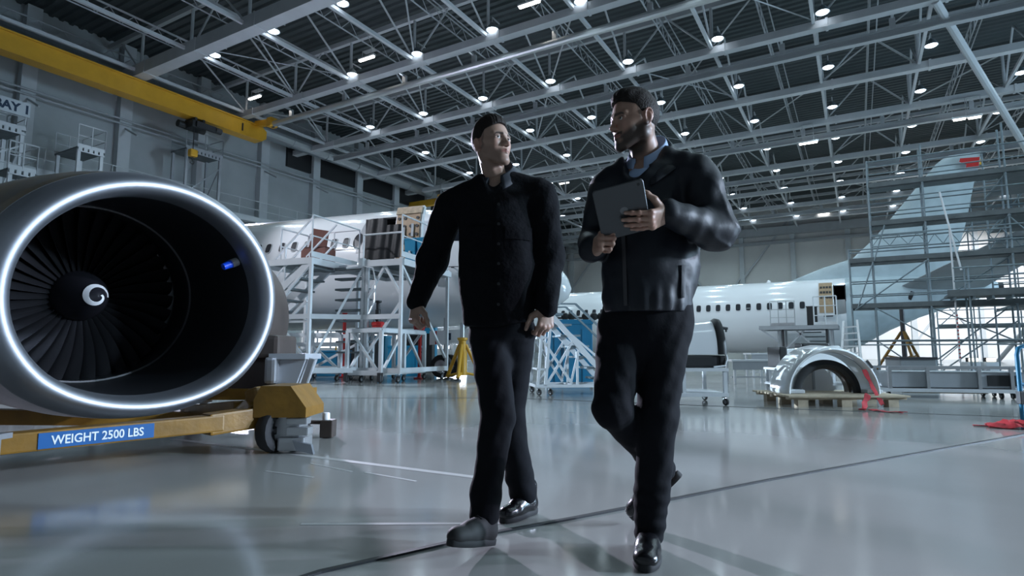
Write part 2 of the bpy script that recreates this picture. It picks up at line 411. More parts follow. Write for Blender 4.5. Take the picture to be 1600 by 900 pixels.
# ---------------------------------------------------------------- roof steelwork
BEAMS = [15.4, 21.4, 27.6, 34.2, 39.7, 47.9, 55.5, 61.7, 68.0]
XN = [-0.9 - 4.25 * j for j in range(-7, 8)]          # bay lines along the hangar
ZB, ZT = 14.55, 17.0
ordinal = ['first', 'second', 'third', 'fourth', 'fifth', 'sixth', 'seventh', 'eighth', 'ninth', 'tenth', 'eleventh', 'twelfth']
for i, y in enumerate(BEAMS):
    mb = MB()
    w = 0.42 if i else 0.62
    x = XL
    while x < XRT:                                     # chord in jointed lengths
        zq = ZB + (.17 if i else .26); mb.box((x + 2.1, y, zq), (4.2 - .03, w, 0.34 if i else 0.6)); mb.box((x + 4.2, y, zq), (0.10, w + .06, 0.40 if i else .66)); x += 4.2
    mb.beam((XL, y, ZT), (XRT, y, ZT), 0.2, 0.25)
    for j, xn in enumerate(XN):
        if not XL < xn < XRT: continue
        mb.tube((xn, y, ZB + .3), (xn, y, ZT), 0.075, n=6)
        mb.tube((xn, y, ZB + .3), (xn + (2.1 if j % 2 else -2.1), y, ZT), 0.05, n=6)
    struct('roof_beam', mb, 'truss', 'white steel roof truss crossing the hangar, %s from the camera' % ordinal[i], 'roof truss')
for i in (1, 2, 4, 5, 7):
    y = BEAMS[i] + 1.0; mb = MB()
    if i == 1: mb.tube((-29.2, y - .2, 14.15), (XRT, y - .2, 14.15), 0.17, n=12)
    else:
        mb.box((0, y, 14.28), (62, 0.3, 0.05)); mb.box((0, y, 14.12), (62, 0.05, 0.3)); mb.box((0, y, 13.97), (62, 0.3, 0.05))
    for x in np.arange(-27.75, 30, 4.25):
        mb.box((x, y - .1, 14.5), (0.22, 0.14, 0.5)); mb.beam((x, y - .2, 14.75), (x, y - 1.0, 14.8), 0.1)
    struct('roof_beam', mb, 'rail_metal' if i == 1 else 'truss_grey', 'crane rail hung under the %s roof truss' % ordinal[i], 'crane rail')
nn = 0
for j, xn in enumerate(XN):
    if not XL + 1 < xn < 24: continue
    nn += 1; mb = MB()
    mb.beam((xn, 4, ZB + .3), (xn, YB, ZB + .3), 0.13, 0.16)
    for i in range(len(BEAMS) - 1):
        y0, y1 = BEAMS[i], BEAMS[i + 1]; ym = (y0 + y1) / 2
        mb.tube((xn, y0, ZB + .3), (xn, ym, ZT), 0.05, n=6); mb.tube((xn, y1, ZB + .3), (xn, ym, ZT), 0.05, n=6)
    struct('roof_beam', mb, 'truss', 'long white tie running the length of the roof, number %d from the right' % nn, 'roof tie')
    # latticed purlin half a bay over
    mb = MB(); xl = xn - 2.1; ya, yb = 8.0, YB; n = 62
    for dz in (15.75, 16.35): mb.tube((xl, ya, dz), (xl, yb, dz), 0.035, n=5)
    mb.tube((xl + .35, ya, 16.2), (xl + .35, yb, 16.2), 0.03, n=5)
    for q in range(n):
        a, b = ya + (yb - ya) * q / n, ya + (yb - ya) * (q + 1) / n
        mb.tube((xl, a, 15.75), (xl, (a + b) / 2, 16.35), 0.02, n=4); mb.tube((xl, (a + b) / 2, 16.35), (xl, b, 15.75), 0.02, n=4)
    struct('roof_beam', mb, 'truss_grey', 'slim latticed purlin under the roof deck, number %d from the right' % nn, 'purlin')
mb = MB()
for i in range(len(BEAMS) - 1):                        # wind bracing in the plane of the lower chords
    for j in range(len(XN) - 1):
        if (i + j) % 2: continue
        a, b = XN[j], XN[j + 1]
        if a > 24 or b < XL: continue
        mb.tube((a, BEAMS[i], 15.0), (b, BEAMS[i + 1], 15.0), 0.04, n=5)
        if (i + 2 * j) % 3 == 0: mb.tube((b, BEAMS[i], 15.05), (a, BEAMS[i + 1], 15.05), 0.03, n=5)
struct('roof_beam', mb, 'truss_grey', 'thin crossed wind braces between the roof trusses', 'bracing')
# big A-frame of the gate portal at the right
mb = MB()
for a, b in (((9.0, 21.5, 17.0), (16, 31.0, 7.0)), ((8.6, 27.6, 14.6), (17.5, 40, 6.5)), ((9.5, 34, 14.6), (17.5, 40, 6.5)), ((9.0, 21.5, 14.8), (15.5, 27.5, 14.8)),
             ((3.4, 27.6, 14.6), (10.5, 45, 9.5)), ((10.5, 45, 14.5), (10.5, 45, 0)), ((7.6, 34.2, 14.7), (12.5, 50, 8.0)), ((14.5, 50, 9.0), (9.5, 60, 0.0)), ((9.5, 50, 9.0), (14.5, 60, 0.0))):
    mb.tube(a, b, 0.16, n=10)
struct('roof_beam', mb, 'truss', 'thick white diagonal portal tubes above the tail scaffold', 'portal frame')

# ---------------------------------------------------------------- floor joints and light streaks painted as strips
def strip(pts, w, z=0.0012):
    m_ = MB(); P = [np.array(p, float)[:2] for p in pts]; L, Rr = [], []
    for i, p in enumerate(P):
        t = nrm(P[min(i + 1, len(P) - 1)] - P[max(i - 1, 0)]); nv = np.array([-t[1], t[0]]) * w / 2
        L.append(p + nv); Rr.append(p - nv)
    m_.loft([[(*L[i], 0.0005), (*L[i], z), (*Rr[i], z), (*Rr[i], 0.0005)] for i in range(len(P))])
    return m_
pts = [at(u, v, z=0) for u, v in ((440, 915), (500, 895), (620, 868), (760, 836), (900, 810), (1060, 779), (1200, 751), (1400, 715), (1600, 679), (1900, 625))]
struct('trim_8', strip(pts, 0.024, 0.008), 'joint', 'thin black joint line crossing the floor below both men', 'floor joint')
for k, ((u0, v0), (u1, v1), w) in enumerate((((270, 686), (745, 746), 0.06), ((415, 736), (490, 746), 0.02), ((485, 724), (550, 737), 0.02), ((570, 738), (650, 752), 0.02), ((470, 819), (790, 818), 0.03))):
    struct('trim_%d' % (9 + k), strip([at(u0, v0, z=0), at(u1, v1, z=0)], w), 'light_streak', 'pale light streak painted on the floor between the engine and the men, number %d' % (k + 1), 'light streak')  # glints of light on the floor, drawn as pale strips
pts = [at(u, v, z=0) for u, v in ((480, 622), (800, 622), (1100, 634), (1600, 652))]
struct('trim_14', strip(pts, 0.06), 'joint', 'dark floor joint running behind the two men', 'floor joint')

# ---------------------------------------------------------------- ceiling lamps
ROWS = [16.8, 21.6, 27.4, 33.0, 38.6, 44.4, 50.2, 56.0, 62.0, 68.2]
ZL = 14.95
spots = []
for i, y in enumerate(ROWS):
    vis = []
    for xn in XN:
        if xn < -28 or xn > 22 or (i == 1 and xn < -24): continue
        u, v, cz = project((xn + .38, y - .45, ZL))
        spots.append([i, xn + .38, y - .45, cz > 0 and -20 < u < 1620 and -10 < v < 900, u])
proto = None
rowword = ['nearest', 'second nearest', 'third', 'fourth', 'fifth', 'sixth', 'seventh', 'eighth', 'second farthest', 'farthest']
for i in range(len(ROWS)):
    rowv = sorted([s for s in spots if s[0] == i], key=lambda s: s[4] if s[3] else 1e9)
    for k, (ri, x, y, vis, u) in enumerate(rowv):
        if vis:
            lab = 'round glowing high-bay lamp in the %s row of the roof, %s from the left' % (rowword[i], ordinal[min(k, 11)])
            L = thing('ceiling_lamp', lab, 'ceiling lamp', (x, y, ZL), 0, 'high-bay lamps under the roof')
            if proto is None:
                a = MB().lathe([(0.05, .34), (0.09, .30), (0.15, .24), (0.24, .10), (0.30, 0.0), (0.27, 0.0), (0.22, .08), (0.02, .2)], ax=(0, 0, 1), n=16).build('lamp_shade', 'galv', L, 'local', True)
                b = MB().lathe([(0.001, -.07), (0.12, -.06), (0.21, -.02), (0.25, .02), (0.20, .06), (0.001, .08)], n=16).build('lamp_lens', 'lamp_on', L, 'local', True)
                c = MB().tube((0, 0, .3), (0, 0, .62), 0.02).beam((0, 0, .6), (0, .6, .6), 0.05).build('hanger', 'truss_grey', L, 'local')
                proto = (a, b, c)
            else:
                for q in proto:
                    c = q.copy(); c.parent = L; COL.objects.link(c)
        ld = bpy.data.lights.new('lamp_light', 'SPOT'); ld.energy = LAMP_W; ld.color = (0.68, 0.90, 1.0); ld.shadow_soft_size = 0.22; ld.spot_size = math.radians(150); ld.spot_blend = 0.6
        lo = bpy.data.objects.new('lamp_light', ld); COL.objects.link(lo); lo.location = (x, y, ZL - .5)
        if vis: lo.parent = L; lo.location = (0, 0, -.5)
tp = None
for k, (u, v, y, lab) in enumerate(((398, 152, 21.15, 'long glowing strip lamp at the left end of the nearest lamp beam'), (573, 91, 21.15, 'long glowing strip lamp on the nearest lamp beam, left of the middle'), (827, 6, 21.15, 'long glowing strip lamp at the top edge of the picture'),
        (881, 286, 48.2, 'small strip lamp seen between the two heads'), (1263, 223, 39.4, 'strip lamp above the airliner, left of the tail'), (1287, 334, 67.6, 'strip lamp far back above the end wall'), (897, 377, 68.5, 'strip lamp far back beside the bearded man\'s elbow'),
        (1499, 186, 39.4, 'left one of two strip lamps side by side over the tail'), (1523, 183, 39.4, 'right one of two strip lamps side by side over the tail'))):
    p = at(u, v, y=y)
    T = thing('strip_lamp', lab, 'strip lamp', p, 0, 'strip lamps under the roof trusses')
    ln = 1.0 if k not in (7, 8) else .55
    if tp is None or k in (3, 4, 5, 7, 8):
        hz = max(.45, 14.6 - p[2]); tp = None if k in (3, 4, 5, 7, 8) else tp
        a = MB().box((0, 0, .06), (ln + .1, 0.18, 0.10), bev=.02).build('housing', 'white_metal', T, 'local')
        b = MB().box((0, 0, -.03), (ln, 0.15, 0.09), bev=.04).build('lamp_lens', 'tube_on', T, 'local')
        c = MB().tube((-.3, 0, .1), (-.3, 0, hz), .015).tube((.3, 0, .1), (.3, 0, hz), .015).beam((-.35, .15, hz), (.35, .15, hz), .3, .04).build('hanger', 'truss_grey', T, 'local')
        if tp is None: tp = (a, b, c)
    else:
        for q in tp:
            c = q.copy(); c.parent = T; COL.objects.link(c)

# ---------------------------------------------------------------- yellow overhead crane
CR = thing('overhead_crane', 'long yellow overhead crane girder along the left wall marked 1', 'crane', (-31, 5, 13.5))
mb = MB(); mb.box((-31, 5.6, 13.98), (0.5, 34.0, 0.9)); mb.box((-31, 5.6, 13.53), (0.72, 34.0, 0.07)); mb.box((-31, 5.6, 14.42), (0.72, 34.0, 0.07))
mb.build('girder', 'yellow', CR)
mb = MB(); mb.prism([(22.6, 13.5), (22.95, 13.75), (22.95, 14.2), (22.6, 14.45)], (-31.25, 0, 0), (0, 1, 0), (0, 0, 1), (.5, 0, 0)); mb.build('end_plate', 'yellow', CR)
mb = MB(); mb.beam((-30.9, 22.3, 14.5), (-29.3, 22.25, 14.32), 0.3, 0.35, bev=.04); mb.box((-29.3, 22.2, 14.25), (0.4, 0.5, 0.55), bev=.05); mb.build('end_carriage', 'yellow', CR)
for s in (-31.4, -29.5): wheel(CR, 'runway_wheel', (s + .3, 22.2, 14.05), (0, 1, 0), .12, .14, 'dark_metal', 'steel', 'world')
lettering(CR, 'number_mark', '1', 0.62, (-30.72, float(at(379, 203, x=-30.72)[1]), 13.95), (0, 1, 0), (0, 0, 1), 'black', 'world', 0.02)
hp = at(311, 187, x=-30.6)
HO = thing('crane_hoist', 'dark hoist trolley hanging from the yellow crane girder', 'hoist', (-31, hp[1], 13.45))
mb = MB(); mb.box((0, 0, -.30), (0.9, 0.75, 0.42), bev=.06); mb.tube((-.3, -.75, -.32), (-.3, .75, -.32), 0.2, n=12); mb.build('hoist_body', 'black', HO, 'local')
MB().box((0, -.2, -.04), (0.95, 0.12, 0.14)).box((0, .25, -.04), (0.95, .12, .14)).build('trolley_frame', 'dark_metal', HO, 'local')
MB().tube((.5, .9, -.34), (.5, 1.25, -.34), .17, n=10).beam((.5, -.2, -.34), (.5, .9, -.34), .2, .3).build('motor', 'dark_metal', HO, 'local', True)
mb = MB(); mb.box((0, 0, -1.85), (0.34, 0.42, 0.42), bev=.08); hb = mb.build('hook_block', 'yellow', HO, 'local')
mb = MB(); mb.path([(0, 0, -2.05), (0, 0, -2.2), (0, .1, -2.32), (0, .06, -2.42), (0, -.05, -2.44), (0, -.13, -2.37)], 0.04, 8); mb.build('hook', 'dark_metal', hb, 'local', True)
MB().tube((-.06, .05, -1.65), (-.06, .05, -.45), .015, n=5).build('cable', 'dark_metal', HO, 'local'); MB().tube((.06, -.05, -1.65), (.06, -.05, -.45), .015, n=5).build('cable', 'dark_metal', HO, 'local')
a, b = at(640, 322, z=13.7), at(690, 313, z=13.7)
C2 = thing('overhead_crane', 'short distant yellow crane beam above the left airliner, beside the first man\'s shoulder', 'crane', ((a[0] + b[0]) / 2, a[1], 13.7))
bx(C2, 'girder', ((a[0] + b[0]) / 2, a[1], 13.7), (b[0] - a[0], .4, .55), 'yellow', 'world', .03); bx(C2, 'end_carriage', (b[0], a[1], 13.85), (.6, .9, .7), 'yellow', 'world', .06)
for dy in (-.3, .3): tb(C2, 'hanger', (b[0], a[1] + dy, 14.1), (b[0], a[1] + dy, 14.9), .06, 'truss_grey', 'world')
# ---------------------------------------------------------------- jet engine (root frame: +Y points forward out of the intake)
EC = c2w((-2.45, 4.12, 0)); EA = 1.00; EPITCH = 0.07; EZ = 1.115
# forward direction in camera frame: (sin a, -cos a)
efw = c2w((math.sin(EA), -math.cos(EA), 0)); erz = math.atan2(-efw[0], efw[1])
EN = thing('jet_engine', 'large airliner jet engine with polished intake lip on the yellow stand', 'jet engine', (EC[0], EC[1], 0), erz)
EAX = np.array([0, math.cos(EPITCH), -math.sin(EPITCH)])
def er(h): return np.array([0, 0, EZ]) + EAX * h
SXE, SYE = 1.06, 0.945
def elathe(prof, n=96, shape=True, flat=0.05):
    """oval rings about the engine axis, slightly flattened underneath"""
    s, u, t = np.array([1.0, 0, 0]), nrm(np.cross([1.0, 0, 0], EAX)), EAX
    rings = []
    for r, h in prof:
        ring = []
        for k in range(n):
            g = 2 * PI * k / n; cx, cy = math.cos(g), math.sin(g)
            k1, k2 = (SXE, SYE) if shape else (1, 1)
            if shape and cy < -0.7: k2 *= 1 - flat * (-(cy) - 0.7) / 0.3
            ring.append(er(h) + s * r * k1 * cx + u * r * k2 * cy)
        rings.append(ring)
    return rings
R0 = 0.835
lip = [(R0 - .075, -.20), (R0 - .07, -.10), (R0 - .055, -.045), (R0 - .03, -.012), (R0, 0.0), (R0 + .03, -.014), (R0 + .058, -.05), (R0 + .085, -.12), (R0 + .105, -.22)]
MB().loft(elathe(lip), caps=False).build('intake_lip', 'lip', EN, 'local', True, 180)
cow = [(R0 + .105, -.22), (R0 + .108, -.225), (R0 + .104, -.23), (R0 + .125, -.36), (R0 + .150, -.60), (R0 + .165, -.95), (R0 + .166, -1.0), (R0 + .158, -1.004), (R0 + .158, -1.016), (R0 + .166, -1.02), (R0 + .165, -1.5), (R0 + .14, -2.1), (R0 + .05, -2.7), (R0 - .1, -3.2), (R0 - .14, -3.2)]
MB().loft(elathe(cow), caps=False).build('engine_cowl', 'cowl', EN, 'local', True, 60)
# row of bright fasteners behind the lip
mb = MB()
for k in range(0, 50):
    g = PI - 1.25 + 2.5 * k / 49
    c = er(-.30) + np.array([1.0, 0, 0]) * (R0 + .116) * SXE * math.cos(g) + nrm(np.cross([1.0, 0, 0], EAX)) * (R0 + .116) * SYE * math.sin(g) * (1 if math.sin(g) > -.7 else .97)
    mb.lathe([(.001, .006), (.006, .005), (.008, 0)], c, c - er(-.30), 6)
mb.build('rivet', 'lip', EN, 'local', True).__setitem__('kind', 'stuff')
bar = [(R0 - .075, -.20), (R0 - .078, -.30), (R0 - .07, -.6), (R0 - .075, -1.0), (R0 - .075, -1.65)]
MB().loft(elathe(bar), caps=False).build('intake_barrel', 'barrel', EN, 'local', True, 60)
MB().loft(elathe([(R0 - .076, -1.08), (R0 - .09, -1.085), (R0 - .09, -1.115), (R0 - .076, -1.12)]), caps=False).build('fan_case_ring', 'dark_metal', EN, 'local', True, 40)
FH = -1.30
MB().lathe([(.001, FH - .12), (R0 - .06, FH - .12), (R0 - .06, FH - .14)], er(0), EAX, 64, sx=1.0, sy=.97).build('fan_disc', 'barrel', EN, 'local', True)
# spinner: cone with rounded tip
spn = [(0.0005, FH + .36), (.03, FH + .352), (.06, FH + .33), (.10, FH + .275), (.145, FH + .19), (.185, FH + .10), (.205, FH + .03), (.21, FH - .06)]
SPN = MB().lathe(spn, er(0), EAX, 48).build('spinner', 'spinner', EN, 'local', True, 180)
# white comma swirl wrapped on the cone
def spin_r(h):
    P = sorted([(q[1], q[0]) for q in spn]); return float(np.interp(h, [a for a, _ in P], [b for _, b in P]))
sx_, ux_ = np.array([1.0, 0, 0]), nrm(np.cross([1.0, 0, 0], EAX))
g1 = []
for q in range(41):
    f = q / 40; th = PI - 6.9 + f * 6.9; rr = 0.022 + 0.076 * f ** .8; wd_ = 0.006 + 0.009 * math.sin(PI * min(.8, f * .9 + .1))
    row = []
    for e in (-1, 0, 1):
        r_ = rr + e * wd_
        hs = np.linspace(FH + .05, FH + .359, 200); rs = np.array([spin_r(x) for x in hs]); h = float(np.interp(-r_, -rs, hs))
        row.append(er(h + .004) + (sx_ * math.cos(th) + ux_ * math.sin(th)) * (r_ + .002))
    g1.append(row)
MB().sheet(g1, 0.002).build('spinner_swirl', 'swirl', SPN, 'local', True)
# 24 twisted wide-chord blades, each its own part
NBL = 36
for k in range(NBL):
    g0 = 2 * PI * k / NBL; grid = []
    for i in range(9):
        f = i / 8; r = .20 + (R0 - .085 - .20) * f; tw = 0.50 + 0.55 * f; ch = .13 + .05 * math.sin(PI * f); row = []
        for jx in range(5):
            c = (jx / 4 - .5) * ch; cam_ = .02 * (1 - (2 * jx / 4 - 1) ** 2)
            tang = c * math.sin(tw) + cam_ * math.cos(tw); axial = -c * math.cos(tw) + cam_ * math.sin(tw)
            th = g0 + tang / r * 1.0
            row.append(er(FH + axial - .02) + (sx_ * math.cos(th) + ux_ * .985 * math.sin(th)) * r)
        grid.append(row)
    MB().sheet(grid, 0.006).build('fan_blade', 'fan', EN, 'local', True, 50)
# intake probe with a blue cover on the right inner wall
pc = er(-.34) + sx_ * (-1) * 0 + 0
def barrel_pt(h, g, rr): return er(h) + sx_ * rr * SXE * math.cos(g) + ux_ * rr * SYE * math.sin(g)
# which side is the picture's right: root +X
PG = None
best = 1e9
for q in range(120):
    for h in (-.25, -.35, -.45, -.55):
        g = 2 * PI * q / 120; p = barrel_pt(h, g, R0 - .12)
        wv = np.array(EN.location) + np.array([math.cos(erz) * p[0] - math.sin(erz) * p[1], math.sin(erz) * p[0] + math.cos(erz) * p[1], p[2]])
        u, v, _ = project(wv); e_ = (u - 362) ** 2 + (v - 413) ** 2
        if e_ < best: best, PG, PH = e_, g, h
p0, p1 = barrel_pt(PH, PG, R0 - .065), barrel_pt(PH, PG, R0 - .20)
pr = MB().tube(p0, barrel_pt(PH, PG, R0 - .13), .035, n=14).build('intake_probe', 'grey_metal', EN, 'local', True)
MB().tube(barrel_pt(PH, PG, R0 - .13), p1, .034, .026, n=14).build('probe_cover', 'probe_blue', pr, 'local', True)

# ---------------------------------------------------------------- yellow engine stand (camera-aligned frame)
so = c2w((-1.6, 4.2, 0))
ST = thing('engine_stand', 'yellow steel engine transport stand with a blue weight plate', 'engine stand', (so[0], so[1], 0), YAW)
C = 'cam'
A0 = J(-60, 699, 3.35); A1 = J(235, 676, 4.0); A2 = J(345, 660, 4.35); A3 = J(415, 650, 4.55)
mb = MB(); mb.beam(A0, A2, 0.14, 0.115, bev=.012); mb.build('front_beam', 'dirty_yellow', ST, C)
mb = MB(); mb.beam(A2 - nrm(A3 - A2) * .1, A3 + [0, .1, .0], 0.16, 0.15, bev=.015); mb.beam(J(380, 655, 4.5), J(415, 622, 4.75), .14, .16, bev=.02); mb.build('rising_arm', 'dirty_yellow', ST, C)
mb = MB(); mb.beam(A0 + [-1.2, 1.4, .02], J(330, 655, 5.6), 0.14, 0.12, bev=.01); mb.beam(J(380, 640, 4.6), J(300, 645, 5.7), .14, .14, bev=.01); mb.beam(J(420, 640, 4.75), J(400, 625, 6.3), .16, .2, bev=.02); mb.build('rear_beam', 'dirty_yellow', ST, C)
# blue plate with white lettering on the front beam
dv = nrm(A2 - A0); sd, upv, _ = frame_of(dv); nv = -sd if (-sd)[1] < 0 else sd
pl0, pl1 = None, None
def along(u):
    return min((A0 + dv * s for s in np.linspace(0, 2.2, 900)), key=lambda p: abs(project(c2w(p))[0] - u))
q0, q1 = along(56), along(235); pm = (q0 + q1) / 2
PLT = MB().box(pm + nv * .073, (np.linalg.norm(q1 - q0), .092, .006), (dv, upv, np.cross(dv, upv))).build('weight_plate', 'plate_blue', ST, C)
vs, fs = text_mesh('WEIGHT 2500 LBS', 0.074, 0.0012, 0.001)
wx = vs[:, 0].max() - vs[:, 0].min(); sx = np.linalg.norm(q1 - q0) * .80 / wx
vs[:, 0] -= (vs[:, 0].max() + vs[:, 0].min()) / 2; vs[:, 1] -= (vs[:, 1].max() + vs[:, 1].min()) / 2
mb = MB(); mb.add([pm + nv * .0775 + dv * p[0] * sx + upv * p[1] + nv * p[2] for p in vs], fs); mb.build('lettering', 'plate_text', PLT, C)
# wheel station
wc = J(437, 668, 4.62); wc[2] = 0.165
mb = MB()
hx = [(-.17, .0), (-.12, .10), (.10, .10), (.22, -.06), (.22, -.13), (-.17, -.13)]
base = J(445, 622, 4.62)
mb.prism([(x, z) for x, z in hx], base + [0, -.16, 0], (1, 0, 0), (0, 0, 1), (0, .42, 0)); mb.build('wheel_guard', 'dirty_yellow', ST, C)
mb = MB(); mb.beam(J(420, 628, 4.66) + [-.1, 0, -.03], base + [-.12, 0, -.02], .2, .25, bev=.03); mb.build('guard_arm', 'dirty_yellow', ST, C)
mb = MB(); mb.box(base + [.04, .02, -.20], (.22, .20, .22), bev=.02); mb.box(base + [.14, -.08, -.16], (.16, .1, .05), bev=.01); mb.box(base + [.15, -.08, -.235], (.17, .12, .06), bev=.012); mb.box(base + [.10, -.02, -.33], (.2, .2, .1), bev=.015); mb.build('caster_bracket', 'steel', ST, C)
mb = MB(); mb.prism([(0, 0), (.14, -.03), (.16, -.1), (.03, -.07)], base + [.12, -.14, -.30], (1, 0, 0), (0, 0, 1), (0, .04, 0)); mb.build('tow_plate', 'lip', ST, C)
wheel(ST, 'stand_wheel', wc + [-.02, -.05, 0], (0.95, -.3, 0), .165, .11, 'rubber', 'dark_metal', C)
w2 = wc + np.array([.10, .12, 0]); w2[2] = .12; wheel(ST, 'stand_wheel', w2, (0.95, -.3, 0), .12, .09, 'rubber', 'steel', C)
for (u, v, d) in ((-40, 720, 3.3), (300, 690, 5.7)):
    w_ = J(u, v, d); w_[2] = .12; wheel(ST, 'stand_wheel', w_, (1, 0, 0), .12, .09, 'rubber', 'steel', C)
    MB().beam(w_ + [0.09, 0, 0], w_ + [0.09, 0, .16], .05).beam(w_ + [-.09, 0, 0], w_ + [-.09, 0, .16], .05).box(w_ + np.array([0, 0, .17]), (.26, .16, .03)).build('caster_bracket', 'steel', ST, C)
# brown cradle drum and grey upright bins behind the intake
bc = J(360, 560, 6.0)
mb = MB(); mb.lathe([(.001, .42), (.62, .42), (.70, .36), (.80, .0), (.86, -.35), (.80, -.42), (.001, -.42)], (bc[0] - .46, 6.15, 1.12), (.15, -1, 0.05), 40); mb.build('core_cover', 'brown_cover', ST, C, True, 35)
mb = MB(); mb.box((bc[0] + .08, 6.1, .52), (1.05, .9, .36), bev=.05); mb.box((bc[0] + .15, 5.8, .80), (1.0, .5, .22), bev=.04); mb.build('cradle_block', 'brown_cover', ST, C)
mb = MB(); a, b = J(440, 560, 5.6), J(478, 560, 5.6); lo = .5
g = [(a[0], 0), (b[0] + .05, 0), (b[0] - .06, -.32), (a[0] + .02, -.32)]
mb.prism([(x, z) for x, z in g], (0, 5.45, a[2] + .0), (1, 0, 0), (0, 0, 1), (0, .35, 0)); mb.box(((a[0] + b[0]) / 2 + .02, 5.6, a[2] + .02), (b[0] - a[0] + .1, .45, .05)); mb.build('cradle_bracket', 'grey_metal', ST, C)
mb = MB(); e = J(425, 575, 5.4); mb.box(e + [0, 0, -.02], (.10, .12, .24), bev=.03); mb.build('latch', 'steel', ST, C)
mb = MB(); mb.beam(J(488, 560, 5.5), J(470, 615, 5.5), .04, .05); mb.build('strut', 'steel', ST, C)
mb = MB(); cb = J(455, 640, 5.6); mb.box((cb[0] - .35, 5.7, .36), (1.0, .3, .1)); mb.box((cb[0] - .35, 5.9, .18), (.16, .16, .36)); mb.build('cross_frame', 'dirty_yellow', ST, C)
# small roller outrigger past the wheel
rb = J(513, 660, 5.35); rb[2] = .1
OR = thing('tow_bar', 'small brown tow bar end with a white roller beside the stand wheel', 'tow bar', c2w((rb[0], rb[1], 0)), YAW)
mb = MB(); mb.box(rb + [0, 0, -.02], (.11, .14, .15), bev=.01); mb.build('end_block', 'brown_cover', OR, C)
MB().beam(rb + [-.33, -.05, .045], rb + [0, 0, .03], .05, .03).build('bar', 'brown_cover', OR, C)
MB().lathe([(.001, .06), (.028, .06), (.033, .05), (.033, 0)], rb + np.array([-.02, 0, .055]), (0, 0, 1), 12).build('roller', 'swirl', OR, C, True)

# ---------------------------------------------------------------- docking platforms at upper left, beyond the engine
def railing(parent, a, b, h=1.05, nposts=3, m='white_metal', r=.025, mid=1, space='world', toe=True):
    a, b = np.asarray(a, float), np.asarray(b, float); up = np.array([0, 0, h])
    mb = MB()
    for q in range(nposts):
        p = a + (b - a) * q / max(1, nposts - 1); mb.tube(p, p + up, r, n=6)
    mb.tube(a + up, b + up, r, n=6)
    for k in range(mid): mb.tube(a + up * (k + 1) / (mid + 1), b + up * (k + 1) / (mid + 1), r * .8, n=6)
    o = mb.build('guard_rail', m, parent, space, True)
    if toe: bmm(o, 'toe_board', a + [0, 0, .07], b + [0, 0, .07], .012, m, .14, space)
    return o
def dock(lab, cu, cv, zt, x, wx, wy, sign=False, m='white_metal', cat='work platform'):
    """tall docking tower: deck top right corner seen at pixel (cu, cv) on plane x"""
    p = at(cu, cv, x=x); zt = p[2]
    D = thing('work_platform', lab, cat, (p[0], p[1], 0))
    x0, x1, y0, y1 = p[0] - wx, p[0], p[1] - wy, p[1]
    bx(D, 'deck', ((x0 + x1) / 2, (y0 + y1) / 2, zt - .04), (wx, wy, .08), 'galv_deck', 'world')
    mb = MB()
    for s in range(int(wy / .22)): mb.box((x1 + .012, y0 + .12 + s * .22, zt - .10), (.02, .15, .2))
    mb.box((x1 + .005, (y0 + y1) / 2, zt + .03), (.02, wy, .12)); mb.box((x1 + .005, (y0 + y1) / 2, zt - .2), (.02, wy, .05)); mb.build('edge_channel', m, D)
    railing(D, (x1, y0, zt), (x1, y1, zt), 1.05, 3, m); railing(D, (x0, y1, zt), (x1, y1, zt), 1.05, 2, m); railing(D, (x0, y0, zt), (x0, y1, zt), 1.05, 3, m)
    for xx in (x0 + .1, x1 - .1):
        for yy in (y0 + .1, y1 - .1): bmm(D, 'leg', (xx, yy, 0), (xx, yy, zt - .08), .13, m, .13, 'world')
    for z in np.arange(1.5, zt - 1, 2.0):
        mb = MB(); mb.beam((x1 - .1, y0 + .1, z), (x1 - .1, y1 - .1, z), .08); mb.beam((x0 + .1, y1 - .1, z), (x1 - .1, y1 - .1, z), .08); mb.beam((x1 - .1, y0 + .1, z), (x1 - .1, y1 - .1, z + 1.9), .07); mb.beam((x0 + .1, y1 - .1, z), (x1 - .1, y1 - .1, z + 1.9), .07); mb.build('brace', m, D)
    return D, (x0, x1, y0, y1, zt)
D1, g1_ = dock('tall white work platform at the left edge below the BAY sign', 41, 204, 0, -30.0, 2.0, 3.0)
D2, g2_ = dock('white work platform standing alone above the engine, left of the yellow crane\'s hoist', 164, 239, 0, -30.5, 2.2, 1.15)
D3, g3_ = dock('lower white work platform at the left edge above the engine', 57, 271, 0, -27.3, 1.4, 0.9)
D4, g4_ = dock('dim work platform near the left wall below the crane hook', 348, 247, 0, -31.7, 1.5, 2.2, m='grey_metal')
# sign board hung on the first platform's rail
sp = [at(u, v, x=-29.85) for u, v in ((-60, 128), (48, 163), (47, 185))]
y0, y1 = sp[0][1], sp[1][1]; zc_ = (sp[1][2] + sp[2][2]) / 2
SG = thing('bay_sign', 'white board lettered BAY 1 at the left edge of the picture', 'sign', (-29.85, (y0 + y1) / 2, 0))
bx(SG, 'board', (-29.85, (y0 + y1) / 2, zc_), (.05, y1 - y0, sp[1][2] - sp[2][2]), 'sign_white', 'world')
lettering(SG, 'lettering', 'BAY 1', 0.50, (-29.82, y1 - .62, zc_ - .02), (0, 1, 0), (0, 0, 1), 'sign_ink', 'world', 0.02, 0.95)
for yy in (y0 + .3, y1 - .1): tb(SG, 'bracket', (-29.92, yy, g1_[4] + .2), (-29.92, yy, zc_ + .3), .03, 'white_metal', 'world')
